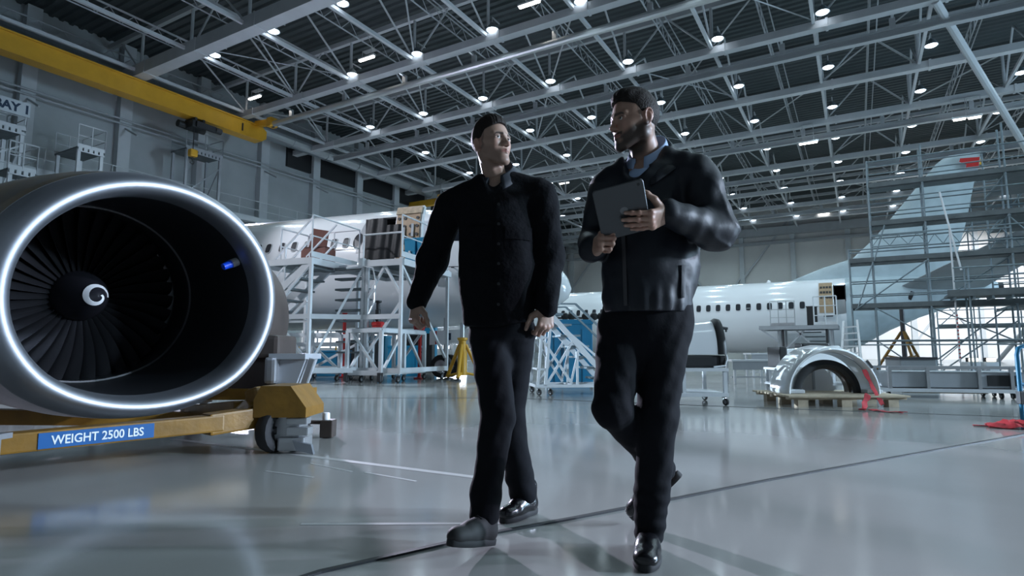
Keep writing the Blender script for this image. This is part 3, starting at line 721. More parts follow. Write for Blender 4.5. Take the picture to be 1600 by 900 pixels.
# ---------------------------------------------------------------- airliner with its nose behind the first man (left aircraft)
TH = math.radians(20)
NZ = np.array([-2.37 + .94 * 4.49, 20 - .342 * 4.49])           # nose tip, camera frame (right, away)
dn = np.array([math.cos(TH), -math.sin(TH)])                    # towards the nose
def LA(s, lat, z):
    """s metres behind the nose tip, lat metres towards the camera, z up -> camera frame"""
    p = NZ - dn * s + lat * np.array([-math.sin(TH), -math.cos(TH)])
    return np.array([p[0], p[1], z])
prof = [(0.0, .03, 2.72), (.12, .33, 2.75), (.4, .62, 2.84), (.9, .95, 2.98), (1.6, 1.30, 3.17), (2.4, 1.60, 3.34), (3.3, 1.83, 3.46), (4.3, 1.98, 3.55), (5.6, 2.05, 3.6), (7.0, 2.06, 3.6), (14.0, 2.06, 3.6), (16.5, 1.9, 3.7), (19, 1.35, 4.0)]
def fus(s):
    S = [p[0] for p in prof]; return float(np.interp(s, S, [p[1] for p in prof])), float(np.interp(s, S, [p[2] for p in prof]))
def fus_pt(s, z, off=0.0):
    r, zc = fus(s); k = math.sqrt(max(0.0, r * r - (z - zc) ** 2)); lat = k + off * (k / r); return LA(s, lat, z + off * (z - zc) / r)
def s_at(u, z=4.2):
    return min(np.linspace(0, 19, 1500), key=lambda s: abs(project(c2w(fus_pt(s, z)))[0] - u))
lo_ = LA(8, 0, 0)
AL = thing('airliner', 'white airliner with its front door open, nose behind the man in the plain shirt jacket', 'airplane', c2w((lo_[0], lo_[1], 0)), YAW)
sd0, sd1 = s_at(634, 4.0), s_at(574, 4.0)                        # doorway
zs, ztp = 3.02, 4.98
ss = sorted(set([p[0] for p in prof] + list(np.arange(8, 19, 1.0)) + [sd0, sd1, .25, .65, 1.2, 2.0, 2.8, 3.8, 5.0]))
def angs(s):
    """angles measured from the top; the doorway edges lie on grid lines"""
    r, zc = 2.06, 3.6
    a0, a1 = math.acos((ztp - zc) / r), math.acos((zs - zc) / r)
    return list(np.linspace(0, a0, 7)[:-1]) + list(np.linspace(a0, a1, 9)) + list(np.linspace(a1, PI, 8)[1:]) + list(np.linspace(PI, 2 * PI, 21)[1:-1])
AN = angs(0); rings = []
for s in ss:
    r, zc = fus(s); rings.append([LA(s, r * math.sin(a), zc + r * math.cos(a)) for a in AN])
mb = MB(); i0 = ss.index(sd0); i1 = ss.index(sd1)
mb.loft(rings, caps=True, skip=lambda i, k: i0 <= i < i1 and 6 <= k < 14)
mb.build('fuselage', 'plane_white', AL, 'cam', True, 60)
mb = MB()                                                       # dark vestibule behind the doorway
c = (LA((sd0 + sd1) / 2, .95, (zs + ztp) / 2)); e1 = np.array([dn[0], dn[1], 0]); e2 = np.array([math.sin(TH), math.cos(TH), 0])
mb2 = MB(); L_ = sd1 - sd0
for a, b, cc, d_ in (((-.5, .9), (.5, .9), (.5, -.95), (-.5, -.95)),):
    pass
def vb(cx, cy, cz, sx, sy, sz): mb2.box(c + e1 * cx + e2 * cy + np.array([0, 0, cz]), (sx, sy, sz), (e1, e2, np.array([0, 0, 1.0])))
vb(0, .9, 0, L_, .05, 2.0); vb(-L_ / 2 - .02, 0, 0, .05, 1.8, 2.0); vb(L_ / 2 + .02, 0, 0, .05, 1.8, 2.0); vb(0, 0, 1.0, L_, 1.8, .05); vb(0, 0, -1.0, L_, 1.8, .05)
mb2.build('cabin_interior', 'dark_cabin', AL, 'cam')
# grey door surround panel with a galley hatch left of the doorway
g = [[fus_pt(s, z, .006) for z in np.linspace(3.9, 5.0, 8)] for s in np.linspace(sd1 + .03, sd1 + .42, 4)]
MB().sheet(g, .008).build('door_jamb', 'grey_metal', AL, 'cam', True)
# open door: curved brown lining seen on its inner face, ahead of the doorway
so0, so1 = s_at(668, 4.3), s_at(627, 4.3)
def dl(z, off): return 2.10 + off - .22 * max(0.0, (z - 4.3) / 1.0) ** 2 - .10 * max(0.0, (4.0 - z)) ** 2
def dgrid(a, b, z0, z1, off, nz=12, ns=6): return [[LA(s, dl(z, off), z) for z in np.linspace(z0, z1, nz)] for s in np.linspace(a, b, ns)]
so0, so1 = s_at(669, 4.4) - .02, s_at(626, 4.4) - .02
DR = MB().sheet(dgrid(so0, so1, 3.30, 5.22, .0), -.12).build('cabin_door', 'plane_white', AL, 'cam', True)
LN = MB().sheet(dgrid(so0 + .06, so1 - .05, 3.38, 4.98, .14), -.02).build('door_lining', 'brown_lining', DR, 'cam', True); LN['label'] = 'brown inner lining of the open door with round holes'
MB().sheet(dgrid(so0 + .03, so1 - .02, 4.99, 5.22, .16, 5), -.04).build('door_header', 'wood', DR, 'cam', True)
mb = MB()
for i in range(4):
    for j in range(6):
        if (i * 3 + j * 5) % 7 == 0: continue
        s = so0 + .14 + (so1 - so0 - .28) * i / 3; z = 3.55 + .26 * j; mb.tube(LA(s, dl(z, .13), z), LA(s, dl(z, .185), z), .05, n=10)
mb.build('lightening_hole', 'black', DR, 'cam').__setitem__('kind', 'stuff')
mb = MB()
for q, z in ((.3, 4.25), (.62, 4.15)): s = so0 + (so1 - so0) * q; mb.beam(LA(s, dl(z, .19), z), LA(s, dl(z + .4, .19), z + .4), .07)
mb.build('latch', 'white_metal', DR, 'cam')
# cabin windows
for k, u in enumerate((522, 541, 502, 480, 460, 441, 420, 405)):
    s = s_at(u, 4.3); g = []
    for q in range(13):
        a = 2 * PI * q / 12
        g.append((s + .125 * np.sign(math.cos(a)) * abs(math.cos(a)) ** .6, 4.28 + .19 * np.sign(math.sin(a)) * abs(math.sin(a)) ** .6))
    mb = MB(); out = [fus_pt(a, b, .026) for a, b in g[:-1]]; mid = [fus_pt(a * .86 + s * .14, b * .86 + 4.28 * .14, .024) for a, b in g[:-1]]
    mb.loft([[fus_pt(a, b, -.02) for a, b in g[:-1]], out, mid], caps=False); wf = mb.build('window_frame', 'white_metal', AL, 'cam', True, 180)
    mb = MB(); mb.add([fus_pt(a * .88 + s * .12, b * .88 + 4.28 * .12, .022) for a, b in g[:-1]] + [fus_pt(a * .88 + s * .12, b * .88 + 4.28 * .12, -.02) for a, b in g[:-1]], [tuple(range(12)), tuple(range(12, 24))[::-1]] + [(i, (i + 1) % 12, 12 + (i + 1) % 12, 12 + i) for i in range(12)]); mb.build('window_pane', 'glass_dark', wf, 'cam')
s = s_at(560, 4.35)
mb = MB(); mb.add([fus_pt(s + .17 * math.cos(a), 4.3 + .28 * math.sin(a), .02) for a in np.linspace(0, 2 * PI, 17)[:-1]], [tuple(range(16))]); mb.build('window_pane', 'glass_dark', AL, 'cam')
# cockpit windows, radome band, wiper
for k, (sa, sb, za, zb) in enumerate(((1.5, 2.1, 4.0, 4.32), (2.2, 2.8, 4.1, 4.6), (2.9, 3.4, 4.15, 4.7))):
    g = [[fus_pt(s, z, .006) for z in np.linspace(za, zb, 4)] for s in np.linspace(sa, sb, 4)]
    MB().sheet(g, .006).build('cockpit_window', 'glass_dark', AL, 'cam', True)
g = [[LA(s, (fus(s)[0] + .004) * math.sin(a), fus(s)[1] + (fus(s)[0] + .004) * math.cos(a)) for a in np.linspace(0, 2 * PI, 33)] for s in (.78, .86)]
MB().sheet(g, .004).build('radome_seam', 'grey_metal', AL, 'cam', True)
mb = MB(); p = fus_pt(3.2, 3.3, .0); mb.beam(p, fus_pt(3.2, 3.3, .16), .03, .03); mb.beam(fus_pt(3.0, 3.32, .15), fus_pt(3.35, 3.32, .15), .03, .02); mb.build('probe', 'dark_metal', AL, 'cam')
g = [[fus_pt(s, z, .008) for z in np.linspace(2.75, 3.05, 3)] for s in np.linspace(3.5, 3.75, 3)]; MB().sheet(g, .006).build('service_panel', 'plane_grey', AL, 'cam', True)
# nose gear: leg, two wheels, doors
ng = J(690, 575, 17.3); ng[2] = 0
gx = np.array([dn[0], dn[1], 0]); gy = np.array([math.sin(TH), math.cos(TH), 0])
gl = MB().tube(ng + [0, 0, .34] + gy * .25, ng + [0, 0, 1.75] + gy * .25, .07, n=10).tube(ng + [0, 0, .34], ng + [0, 0, .34] + gy * .5, .05).build('nose_gear_leg', 'steel', AL, 'cam', True)
MB().tube(ng + gy * .25 + [0, 0, .9], ng + gy * .25 + gx * .9 + [0, 0, 1.7], .04).build('drag_brace', 'steel', gl, 'cam', True)
wheel(AL, 'nose_wheel', ng + [0, 0, .34], -gy, .34, .2, 'rubber', 'steel', 'cam'); wheel(AL, 'nose_wheel', ng + gy * .5 + [0, 0, .34], -gy, .34, .2, 'rubber', 'steel', 'cam')
for s_ in (0, .75):
    a = J(671, 536, 17.2) + gy * s_; b = J(738, 522, 16.9) + gy * s_
    mb = MB(); mb.prism([(0, -.18), (np.linalg.norm((b - a)[:2]), -.10), (np.linalg.norm((b - a)[:2]), .28), (0, .22)], np.array([a[0], a[1], (a[2] + b[2]) / 2]), nrm([(b - a)[0], (b - a)[1], 0]), (0, 0, 1), gy * .03); gd = mb.build('nose_gear_door', 'plane_white', AL, 'cam')
    if s_ == 0:
        t_ = nrm([(b - a)[0], (b - a)[1], 0]); zz = (a[2] + b[2]) / 2
        bx(gd, 'stripe', np.array([a[0], a[1], zz + .03]) + t_ * .2 - gy * .005, (.04, .012, .38), 'red', 'cam', ax=(t_, gy, (0, 0, 1))); bx(gd, 'stripe', np.array([a[0], a[1], zz + .06]) + t_ * .62 - gy * .005, (.07, .012, .2), 'sign_ink', 'cam', ax=(t_, gy, (0, 0, 1)))
# yellow nose jack
jc = J(722, 585, 16.3); jc[2] = 0
JK = thing('aircraft_jack', 'yellow tripod jack under the airliner nose beside its wheels', 'jack', c2w((jc[0], jc[1], 0)), YAW)
MB().lathe([(.13, .12), (.13, .75), (.10, .8), (.10, 1.05), (.14, 1.08), (.14, 1.14), (.001, 1.15)], jc, (0, 0, 1), 14, caps=False).build('cylinder', 'yellow', JK, 'cam', True)
MB().tube(jc + [0, 0, 1.1], jc + [0, 0, 1.55], .06, n=10).build('ram', 'steel', JK, 'cam', True)
for k in range(3):
    a = 2 * PI * k / 3 + .4; f = jc + np.array([.55 * math.cos(a), .55 * math.sin(a), .04])
    lg = MB().tube(f + [0, 0, .03], jc + [.1 * math.cos(a), .1 * math.sin(a), .95], .05, n=8).tube(f + [0, 0, .05], jc + [0, 0, .2], .035).build('leg', 'yellow', JK, 'cam', True)
    MB().lathe([(.001, .0), (.09, .0), (.09, .03), (.03, .05)], f - [0, 0, .04], (0, 0, 1), 12).build('foot', 'dark_metal', lg, 'cam')

# ---------------------------------------------------------------- access stairs and decks at that airliner's door
PR = YAW - TH
O = J(487, 400, 14.5); O[2] = 0
DK = 3.10
AS = thing('access_stairs', 'white steel stair platform with handrails in front of the left airliner\'s open door', 'access stairs', c2w(O), PR)
W_ = 'white_metal'
def deck(parent, x0, x1, y0, y1, z, m='galv_deck', edge=W_):
    d = bx(parent, 'deck', ((x0 + x1) / 2, (y0 + y1) / 2, z - .03), (x1 - x0, y1 - y0, .05), m)
    mb = MB(); w = .05
    for a, b in (((x0, y0), (x1, y0)), ((x1, y0), (x1, y1)), ((x1, y1), (x0, y1)), ((x0, y1), (x0, y0))): mb.beam((*a, z - .08), (*b, z - .08), w, .16)
    mb.build('edge_beam', edge, d, 'local'); return d
deck(AS, -1.75, 0, 0, 2.0, DK - .02); deck(AS, .0, 1.0, 1.1, 3.4, DK - .08); deck(AS, 1.0, 2.15, .75, 3.4, DK - .05)
for (x, y, z) in ((0, 0, DK), (0, 2.0, DK), (-1.75, 0, DK), (-1.75, 2, DK), (.98, .8, DK), (1.1, .8, DK), (2.1, .75, DK), (2.1, 3.3, DK)):
    bmm(AS, 'post', (x, y, .22), (x, y, z - .02), .075, W_)
railing(AS, (0, 0, DK), (0.0, 2.0, DK), 1.05, 2, W_, .02, 1, 'local'); railing(AS, (-1.7, 2.0, DK), (0, 2.0, DK), 1.05, 3, W_, .02, 1, 'local', False)
railing(AS, (2.1, .75, DK), (2.1, 3.3, DK), 1.05, 3, W_, .02, 1, 'local'); railing(AS, (.95, .8, DK), (2.1, .78, DK), .62, 2, W_, .024, 0, 'local', False)
railing(AS, (-1.75, 2.0, DK), (-1.75, .9, DK), 1.0, 2, W_, .024, 1, 'local', False)
# flight of steps falling to the left, with sloping handrails
n = 11; run, rise = .30, (DK) / (n + 1)
for sy, nm in ((.02, 'stringer'), (.95, 'stringer')):
    bmm(AS, nm, (-.02, sy, DK - .1), (-.02 - run * n * 1.05, sy, .35), .06, W_, .16)
    bmm(AS, 'handrail', (0, sy, DK + 1.0), (-run * n, sy, 1.2), .04, W_); bmm(AS, 'handrail', (0, sy, DK + .5), (-run * n, sy, .75), .04, W_)
    for q in (.25, .55, .85): bmm(AS, 'baluster', (-run * n * q, sy, DK * (1 - q)), (-run * n * q, sy, DK * (1 - q) + 1.05), .04, W_)
for k in range(n): bx(AS, 'step', (-.15 - run * k, .48, DK - rise * (k + 1)), (.30, .9, .045), 'galv_deck')
# second flight seen between the posts, climbing away
for k in range(9): bx(AS, 'step', (.52, 1.0 + .02 * k, DK - .2 - .27 * k), (.95, .28, .05), 'galv_deck')
for a, b in (((0, 0, DK - .15), (-1.75, 0, 1.2)), ((-1.75, 0, 2.4), (-.02, 0, .5)), ((.98, .8, DK - .2), (.05, .05, .5)), ((.0, .02, 1.5), (-1.75, .02, 1.5)), ((2.1, .75, DK - .2), (2.1, 3.2, .6)), ((1.05, .8, .6), (2.1, .78, 2.0)), ((1.05, .8, 2.0), (1.6, .8, DK - .2)), ((1.6, .8, DK - .2), (2.1, .8, 2.1)), ((-1.75, 0, .6), (-.1, 0, 2.0))):
    bmm(AS, 'brace', a, b, .06, W_)
for a, b in (((-1.75, 0, .3), (0, 0, .3)), ((0, 0, .3), (.98, .8, .3)), ((.0, 0, .3), (0, 2, .3)), ((-1.75, 2, .3), (0, 2, .3)), ((1.0, .8, .3), (2.1, .75, .3)), ((2.1, .75, .3), (2.1, 3.3, .3)), ((1.05, .76, 1.62), (2.1, .74, 1.62)), ((0, 0, 1.62), (1.0, .8, 1.62)), ((-1.75, 0, 1.62), (0, 0, 1.62))):
    bmm(AS, 'base_rail', a, b, .08, W_, .12)
mb = MB(); mb.path([(.9, .72, 2.95), (1.05, .7, 2.9), (1.3, .72, 2.85), (1.38, .74, 2.5), (1.36, .74, 2.0), (1.2, .74, 1.7)], .018, 6); mb.build('air_hose', 'white_metal', AS, 'local', True)
mb = MB(); mb.tube((.95, .74, 2.9), (.95, .74, 3.1), .11, n=10).tube((.6, .6, 2.86), (1.0, .74, 2.9), .03); mb.build('hose_reel', 'white_metal', AS, 'local', True)
for (x, y) in ((-1.6, .1), (-.1, .1), (-.1, 1.9), (.95, .85), (2.0, .85), (2.0, 3.2), (-1.6, 1.9)): caster(AS, (x, y, 0), .08)
# things lying on the decks
def on_dock(p): # local -> world
    ca, sa = math.cos(PR), math.sin(PR); l = AS.location
    return np.array([l[0] + ca * p[0] - sa * p[1], l[1] + sa * p[0] + ca * p[1], p[2]])
for nm, lab, p, s_, rz in (('cardboard_sheet', 'upright brown board leaning on the stair platform left of the airliner door', (-1.15, 1.6, DK + .02), (.55, .04, 1.05), .25), ('cardboard_box', 'low brown board box lying on the stair platform beside the upright board', (-.75, 1.2, DK), (.75, .5, .42), .1)):
    w = on_dock(p); B = thing(nm, lab, 'cardboard', w, PR + rz)
    if nm == 'cardboard_sheet':
        mb = MB(); mb.prism([(-.3, 0), (.22, 0), (.36, 1.0), (-.1, 1.08)], (0, -.02, 0), (1, 0, 0), (0, 0, 1), (0, .05, 0)); mb.build('sheet', 'card', B, 'local')
        bx(B, 'fold', (.03, .06, .3), (.5, .08, .6), 'card', 'local')
    else:
        bx(B, 'box_body', (0, 0, s_[2] / 2), s_, 'card', 'local', bev=.02); bx(B, 'flap', (0, -.12, s_[2] + .02), (s_[0], .26, .012), 'card', 'local'); bx(B, 'flap', (0, .13, s_[2] + .025), (s_[0], .22, .012), 'card', 'local')
for k, (x, y, lab) in enumerate(((1.56, 2.3, 'left one of the bright blue bins on the platform by the open door'), (1.95, 2.3, 'right one of the bright blue bins on the platform, nearer the dark jacket'))):
    w = on_dock((x, y, DK - .03)); B = thing('blue_bin', lab, 'bin', w, PR, 'blue bins on the platform')
    mb = MB(); mb.loft([[(-.14, -.2, 0), (.14, -.2, 0), (.14, .2, 0), (-.14, .2, 0)], [(-.165, -.24, .72), (.165, -.24, .72), (.165, .24, .72), (-.165, .24, .72)]]); mb.build('bin_body', 'blue_box', B, 'local')
    bx(B, 'bin_lid', (0, 0, .74), (.35, .5, .05), 'blue_box', 'local', .01); bx(B, 'latch', (0, -.24, .38), (.06, .03, .06), 'white_metal', 'local')
w = on_dock((1.98, 2.85, DK - .03)); B = thing('storage_case', 'white case with rounded edge behind the blue bins on the platform', 'case', w, PR)
bx(B, 'case_body', (0, 0, .52), (.55, .4, 1.04), 'white_metal', 'local', .08); bx(B, 'handle', (.05, -.21, .85), (.1, .03, .16), 'card', 'local')
# dark plastic sheets hanging in the doorway
for k, (u0, u1, v0, v1, d, lab) in enumerate(((572, 606, 343, 406, 16.9, 'black plastic sheet hanging in the left half of the airliner doorway'), (600, 628, 352, 404, 16.7, 'dark grey plastic sheet hanging in the right half of the airliner doorway'))):
    a, b = J(u0, v0, d), J(u1, v1, d); n_ = 12; g = []
    for i in range(n_ + 1):
        f = i / n_; row = []
        for j in range(9):
            h = j / 8; row.append((a[0] + (b[0] - a[0]) * f - .05 * h * (k * 2 - 1) * (f - .5), d + .02 * math.sin(f * 13 + h * 3) - (a[0] + (b[0] - a[0]) * f - a[0]) * .36 , a[2] + (b[2] - a[2]) * h))
        g.append(row)
    o = MB().sheet(g, .006).build('plastic_sheet', 'dark_sheet', None, 'cam', True); tag(o, lab, 'plastic sheet', 'dark sheets in the doorway')

# ---------------------------------------------------------------- low jacking table on casters
T0 = J(593, 600, 14.6); T0[2] = 0
JT = thing('jacking_table', 'low white tubular frame table on casters below the stair platform', 'frame table', c2w(T0), PR)
tx0, tx1, ty0, ty1, tz = -.95, 0.02, 0, 2.2, 1.28
T1 = [(tx0, ty0), (tx1, ty0), (tx0, 1.1), (tx1, 1.1), (tx0, ty1), (tx1, ty1)]
for (x, y) in T1: bmm(JT, 'leg', (x, y, .2), (x, y, tz), .085, W_)
for a, b in (((tx0, ty0), (tx1, ty0)), ((tx0, ty1), (tx1, ty1)), ((tx0, ty0), (tx0, ty1)), ((tx1, ty0), (tx1, ty1)), ((tx0, 1.1), (tx1, 1.1))):
    bmm(JT, 'top_rail', (*a, tz), (*b, tz), .09, W_, .1); bmm(JT, 'bottom_rail', (*a, .24), (*b, .24), .09, W_, .12)
for a, b in (((tx0 + .1, 0, tz), (-.08, 0, .3)), ((tx1, .1, .3), (tx1, 1.0, tz)), ((tx1, 1.2, tz), (tx1, ty1 - .1, .3)), ((tx0, .1, .3), (tx0, 1.0, tz)), ((tx0 + .1, ty1, .3), (-.08, ty1, tz))): bmm(JT, 'brace', a, b, .06, W_)
bx(JT, 'table_top', ((tx0 + tx1) / 2, 1.1, tz + .06), (tx1 - tx0, 2.15, .03), 'grey_metal')
for (x, y) in T1: caster(JT, (x, y, 0), .075)
for (x, y) in ((.02, -.02), (tx0, -.02)): bx(JT, 'corner_pad', (x, y, .14), (.1, .12, .22), 'dark_metal', 'local', .01)
for u, v, d, lab in ((590, 513, 14.9, 'red capped black screw jack on the frame table, left one'), (655, 521, 16.6, 'red capped black screw jack on the frame table, right one behind the man\'s hand')):
    p = J(u, v, d); p[2] = tz + .075
    K = thing('screw_jack', lab, 'jack', c2w(p), YAW, 'screw jacks on the frame table')
    MB().lathe([(.15, 0), (.15, .05), (.165, .06), (.165, .13), (.14, .15), (.05, .15)], n=8).build('jack_base', 'red', K, 'local'); MB().lathe([(.07, .13), (.07, .45), (.05, .46), (.05, .62), (.09, .64), (.09, .68), (.001, .69)], n=12).build('jack_screw', 'black', K, 'local', True)
# second white frame cart left of it
C0 = J(440, 612, 16.2); C0[2] = 0
FC = thing('frame_cart', 'white tubular frame cart on casters left of the jacking table', 'frame cart', c2w(C0), PR)
for a, b in (((0, 0, .24), (1.85, 0, .24)), ((0, 1.2, .24), (1.85, 1.2, .24)), ((0, 0, .24), (0, 1.2, .24)), ((1.85, 0, .24), (1.85, 1.2, .24)), ((0, 0, 1.2), (1.85, 0, 1.2)), ((0, 1.2, 1.2), (1.85, 1.2, 1.2)), ((0, 0, .95), (1.85, 0, .95))): bmm(FC, 'rail', a, b, .08, W_, .11)
for x in (0, .95, 1.85):
    for y in (0, 1.2): bmm(FC, 'post', (x, y, .2), (x, y, 1.2), .08, W_)
for a, b in (((.1, 0, .3), (.9, 0, .95)), ((1.0, 0, .9), (1.8, 0, .3)), ((.05, 1.2, .3), (1.8, 1.2, 1.1))): bmm(FC, 'brace', a, b, .06, W_)
for x in (.1, .9, 1.75):
    for y in (0, 1.2): caster(FC, (x, y, 0), .075)
# equipment under and beyond the fuselage
def crate(name, lab, u, v, d, s, m, cat, group=None, rz=0.0):
    p = J(u, v, d); p[2] = 0
    B = thing(name, lab, cat, c2w(p), YAW + rz, group); x, y, z = s
    bx(B, 'crate_body', (0, 0, z * .47), (x, y, z * .94), m, 'local', .015); bx(B, 'lid', (0, 0, z * .965), (x * 1.04, y * 1.04, z * .07), m, 'local', .01)
    for sx in (-1, 1): bx(B, 'rib', (sx * x * .3, -y / 2 - .008, z * .45), (.05, .02, z * .8), m, 'local')
    return B
crate('blue_crate', 'blue crate low behind the jacking table, left of the landing gear', 632, 596, 19.0, (1.0, .8, .95), 'blue_box', 'crate', rz=.1)
crate('blue_crate', 'blue crate behind the jacking table\'s left bay', 588, 598, 24.0, (.9, .8, 1.4), 'blue_box', 'crate', rz=-.1)
crate('blue_crate', 'tall dark teal crate beyond the white frame cart', 512, 598, 19.0, (1.2, .9, .8), 'blue_cab', 'crate')
crate('equipment_box', 'black equipment box on the floor beyond the frame cart', 560, 598, 20.2, (1.1, .8, 1.15), 'black', 'equipment box')
crate('equipment_box', 'black equipment box between the blue crates and the nose wheels', 650, 596, 23.0, (1.3, .8, 1.45), 'black', 'equipment box')
crate('blue_crate', 'bright blue cabinet close left of the nose wheels', 668, 592, 25.0, (.7, .7, 1.9), 'blue_box', 'crate')
p = J(490, 596, 22.5); p[2] = 0
YR = thing('safety_barrier', 'yellow tubular safety barrier under the left airliner', 'barrier', c2w(p), YAW)
for x in (-.6, .1, .8, 1.5): tb(YR, 'post', (x, 0, 0), (x, 0, 1.1), .03, 'yellow')
for z in (.55, 1.08): tb(YR, 'rail', (-.6, 0, z), (1.5, 0, z), .03, 'yellow')
for u, v, d, lab, h in ((536, 590, 17.6, 'red support post under the left airliner beyond the frame cart', 1.9), (655, 592, 16.9, 'red support post at the right end of the jacking table', 1.25)):
    p = J(u, v, d); p[2] = 0; K = thing('support_post', lab, 'support post', c2w(p), YAW)
    MB().lathe([(.16, 0), (.16, .03), (.05, .05), (.05, h - .05), (.09, h), (.001, h)], n=12).build('post', 'red', K, 'local', True); MB().tube((0, 0, h * .6), (.14, 0, h * .6), .02).build('handle', 'dark_metal', K, 'local')
# bright glazed gate in the far left wall, seen under the fuselage
mb = MB(); mb.box((XL + .08, 39, 1.65), (.1, 20, 1.3)); wn = tag(mb.build('window_1', 'bright_win', None), 'bright window strip in the left wall seen below the fuselage', 'window', kind='structure')
mb = MB()
for y in np.arange(29, 49.1, 1.25): mb.box((XL + .16, y, 1.65), (.08, .12, 1.3))
for z in (1.0, 2.3): mb.box((XL + .16, 39, z), (.08, 20, .1))
o = mb.build('window_frame', 'grey_metal', wn)
# ---------------------------------------------------------------- second airliner, along the hangar's cross axis (axis y = YA)
YA, FR, FZ = 36.0, 1.98, 2.66
A2 = thing('airliner', 'white airliner with a row of small dark windows and scaffolded tail, behind the bearded man', 'airplane', (-8, YA, 0))
pf = [(-27, .05, 2.3), (-26.6, .6, 2.35), (-25.5, 1.2, 2.45), (-24, 1.65, 2.55), (-22, 1.92, 2.63), (-20, FR, FZ), (-3, FR, FZ), (-1.2, FR, FZ), (.2, 1.80, 2.88), (1.5, 1.40, 3.26), (2.8, 1.02, 3.50), (4.2, .68, 3.66), (5.3, .42, 3.78), (5.9, .25, 3.86), (6.0, .12, 3.87)]
def f2(x): return float(np.interp(x, [p[0] for p in pf], [p[1] for p in pf])), float(np.interp(x, [p[0] for p in pf], [p[2] for p in pf]))
def x_at(u, yy, lo=-30, hi=10): return at(u, 480, y=yy)[0]
dx0, dx1 = x_at(1304, YA - 1.85), x_at(1322, YA - 1.85)
zs, ztp = 2.55, 4.05
xs = sorted(set([p[0] for p in pf] + list(np.arange(-20, -2, 2.0)) + [dx0, dx1]))
a0, a1 = math.acos((ztp - FZ) / FR), math.acos(max(-1, (zs - FZ) / FR))
AN = list(np.linspace(0, a0, 7)[:-1]) + list(np.linspace(a0, a1, 7)) + list(np.linspace(a1, PI, 9)[1:]) + list(np.linspace(PI, 2 * PI, 21)[1:-1])
rings = [[(x, YA - f2(x)[0] * math.sin(a), f2(x)[1] + f2(x)[0] * math.cos(a)) for a in AN] for x in xs]
i0, i1 = xs.index(dx0), xs.index(dx1); split = [k for k, x in enumerate(xs) if x >= -.7][0]
mb = MB(); mb.loft(rings[:split + 1], caps=False, skip=lambda i, k: i0 <= i < i1 and 6 <= k < 12); mb.build('fuselage', 'plane_white', A2, smooth=True, angle=60)
mb = MB(); mb.loft(rings[split:], caps=True, skip=lambda i, k: i0 <= i + split < i1 and 6 <= k < 12); o = mb.build('tail_cone', 'plane_tail', A2, smooth=True, angle=60); o['label'] = 'unpainted pale blue-grey tail cone'
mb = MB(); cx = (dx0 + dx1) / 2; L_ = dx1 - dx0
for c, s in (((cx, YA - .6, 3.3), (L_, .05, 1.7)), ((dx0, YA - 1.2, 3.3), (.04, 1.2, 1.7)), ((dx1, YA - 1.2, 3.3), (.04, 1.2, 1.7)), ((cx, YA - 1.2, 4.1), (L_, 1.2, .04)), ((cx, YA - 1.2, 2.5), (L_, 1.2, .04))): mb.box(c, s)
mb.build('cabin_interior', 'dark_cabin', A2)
bx(A2, 'doorway_screen', (cx + .05, YA - 1.55, 2.98), (L_ * .85, .03, .85), 'plane_white', 'world')
ox0, ox1 = x_at(1279, YA - 2.3), x_at(1303, YA - 2.3)
def p2(x, z, off): r, c = f2(x); k = math.sqrt(max(.01, r * r - (z - c) ** 2)); return (x, YA - k - off * k / r, z + off * (z - c) / r)
g = [[p2(x, z, .28) for z in np.linspace(2.6, 4.1, 9)] for x in np.linspace(ox0, ox1, 5)]; DR = MB().sheet(g, .1).build('cabin_door', 'plane_white', A2, smooth=True)
g = [[p2(x, z, .395) for z in np.linspace(2.7, 4.0, 9)] for x in np.linspace(ox0 + .04, ox1 - .04, 5)]; o = MB().sheet(g, .02).build('door_lining', 'brown_lining', DR, smooth=True); o['label'] = 'brown inner lining of the open rear door'
mb = MB()
for i in range(4):
    for j in range(3): x = ox0 + .14 + (ox1 - ox0 - .28) * i / 3; z = 3.35 + .22 * j; mb.beam(p2(x, z, .41), p2(x, z, .43), .1, .12)
mb.build('lightening_hole', 'black', DR).__setitem__('kind', 'stuff')
bx(A2, 'door_seal', (dx0 - .28, YA - 2.2, 3.02), (.42, .1, 1.0), 'dark_cabin', 'world', .03)
# cabin windows: frame and dark pane each
x = x_at(868, YA - 1.93); xe = x_at(1268, YA - 1.93); wfp = None
def win(xc):
    zc = 3.16; g = []
    for q in range(12):
        a = 2 * PI * q / 12; g.append((xc + .125 * np.sign(math.cos(a)) * abs(math.cos(a)) ** .5, zc + .185 * np.sign(math.sin(a)) * abs(math.sin(a)) ** .5))
    pane = MB().add([p2(a, b, .030) for a, b in g] + [p2(a, b, -.02) for a, b in g], [tuple(range(12)), tuple(range(12, 24))[::-1]] + [(i, (i + 1) % 12, 12 + (i + 1) % 12, 12 + i) for i in range(12)]).build('cabin_window', 'glass_dark', A2)
    MB().loft([[p2(a, b, .026) for a, b in g], [p2(xc + (a - xc) * 1.12, zc + (b - zc) * 1.1, .034) for a, b in g], [p2(xc + (a - xc) * 1.2, zc + (b - zc) * 1.18, -.01) for a, b in g]], caps=False).build('window_frame', 'white_metal', pane, smooth=True)
    return pane
k = 0
while x < xe:
    w = win(x)
    if k in (14, 22): bx(w, 'window_blind', p2(x, 3.06, .01), (.2, .02, .1), 'plane_white', 'world'); 
    x += .525; k += 1
mb = MB(); mb.lathe([(.001, .16), (.05, .12), (.09, 0)], (x_at(1203, YA), YA, FZ + FR - .01), (0, 0, 1), 10, sx=1.5); mb.build('antenna', 'plane_white', A2, smooth=True)
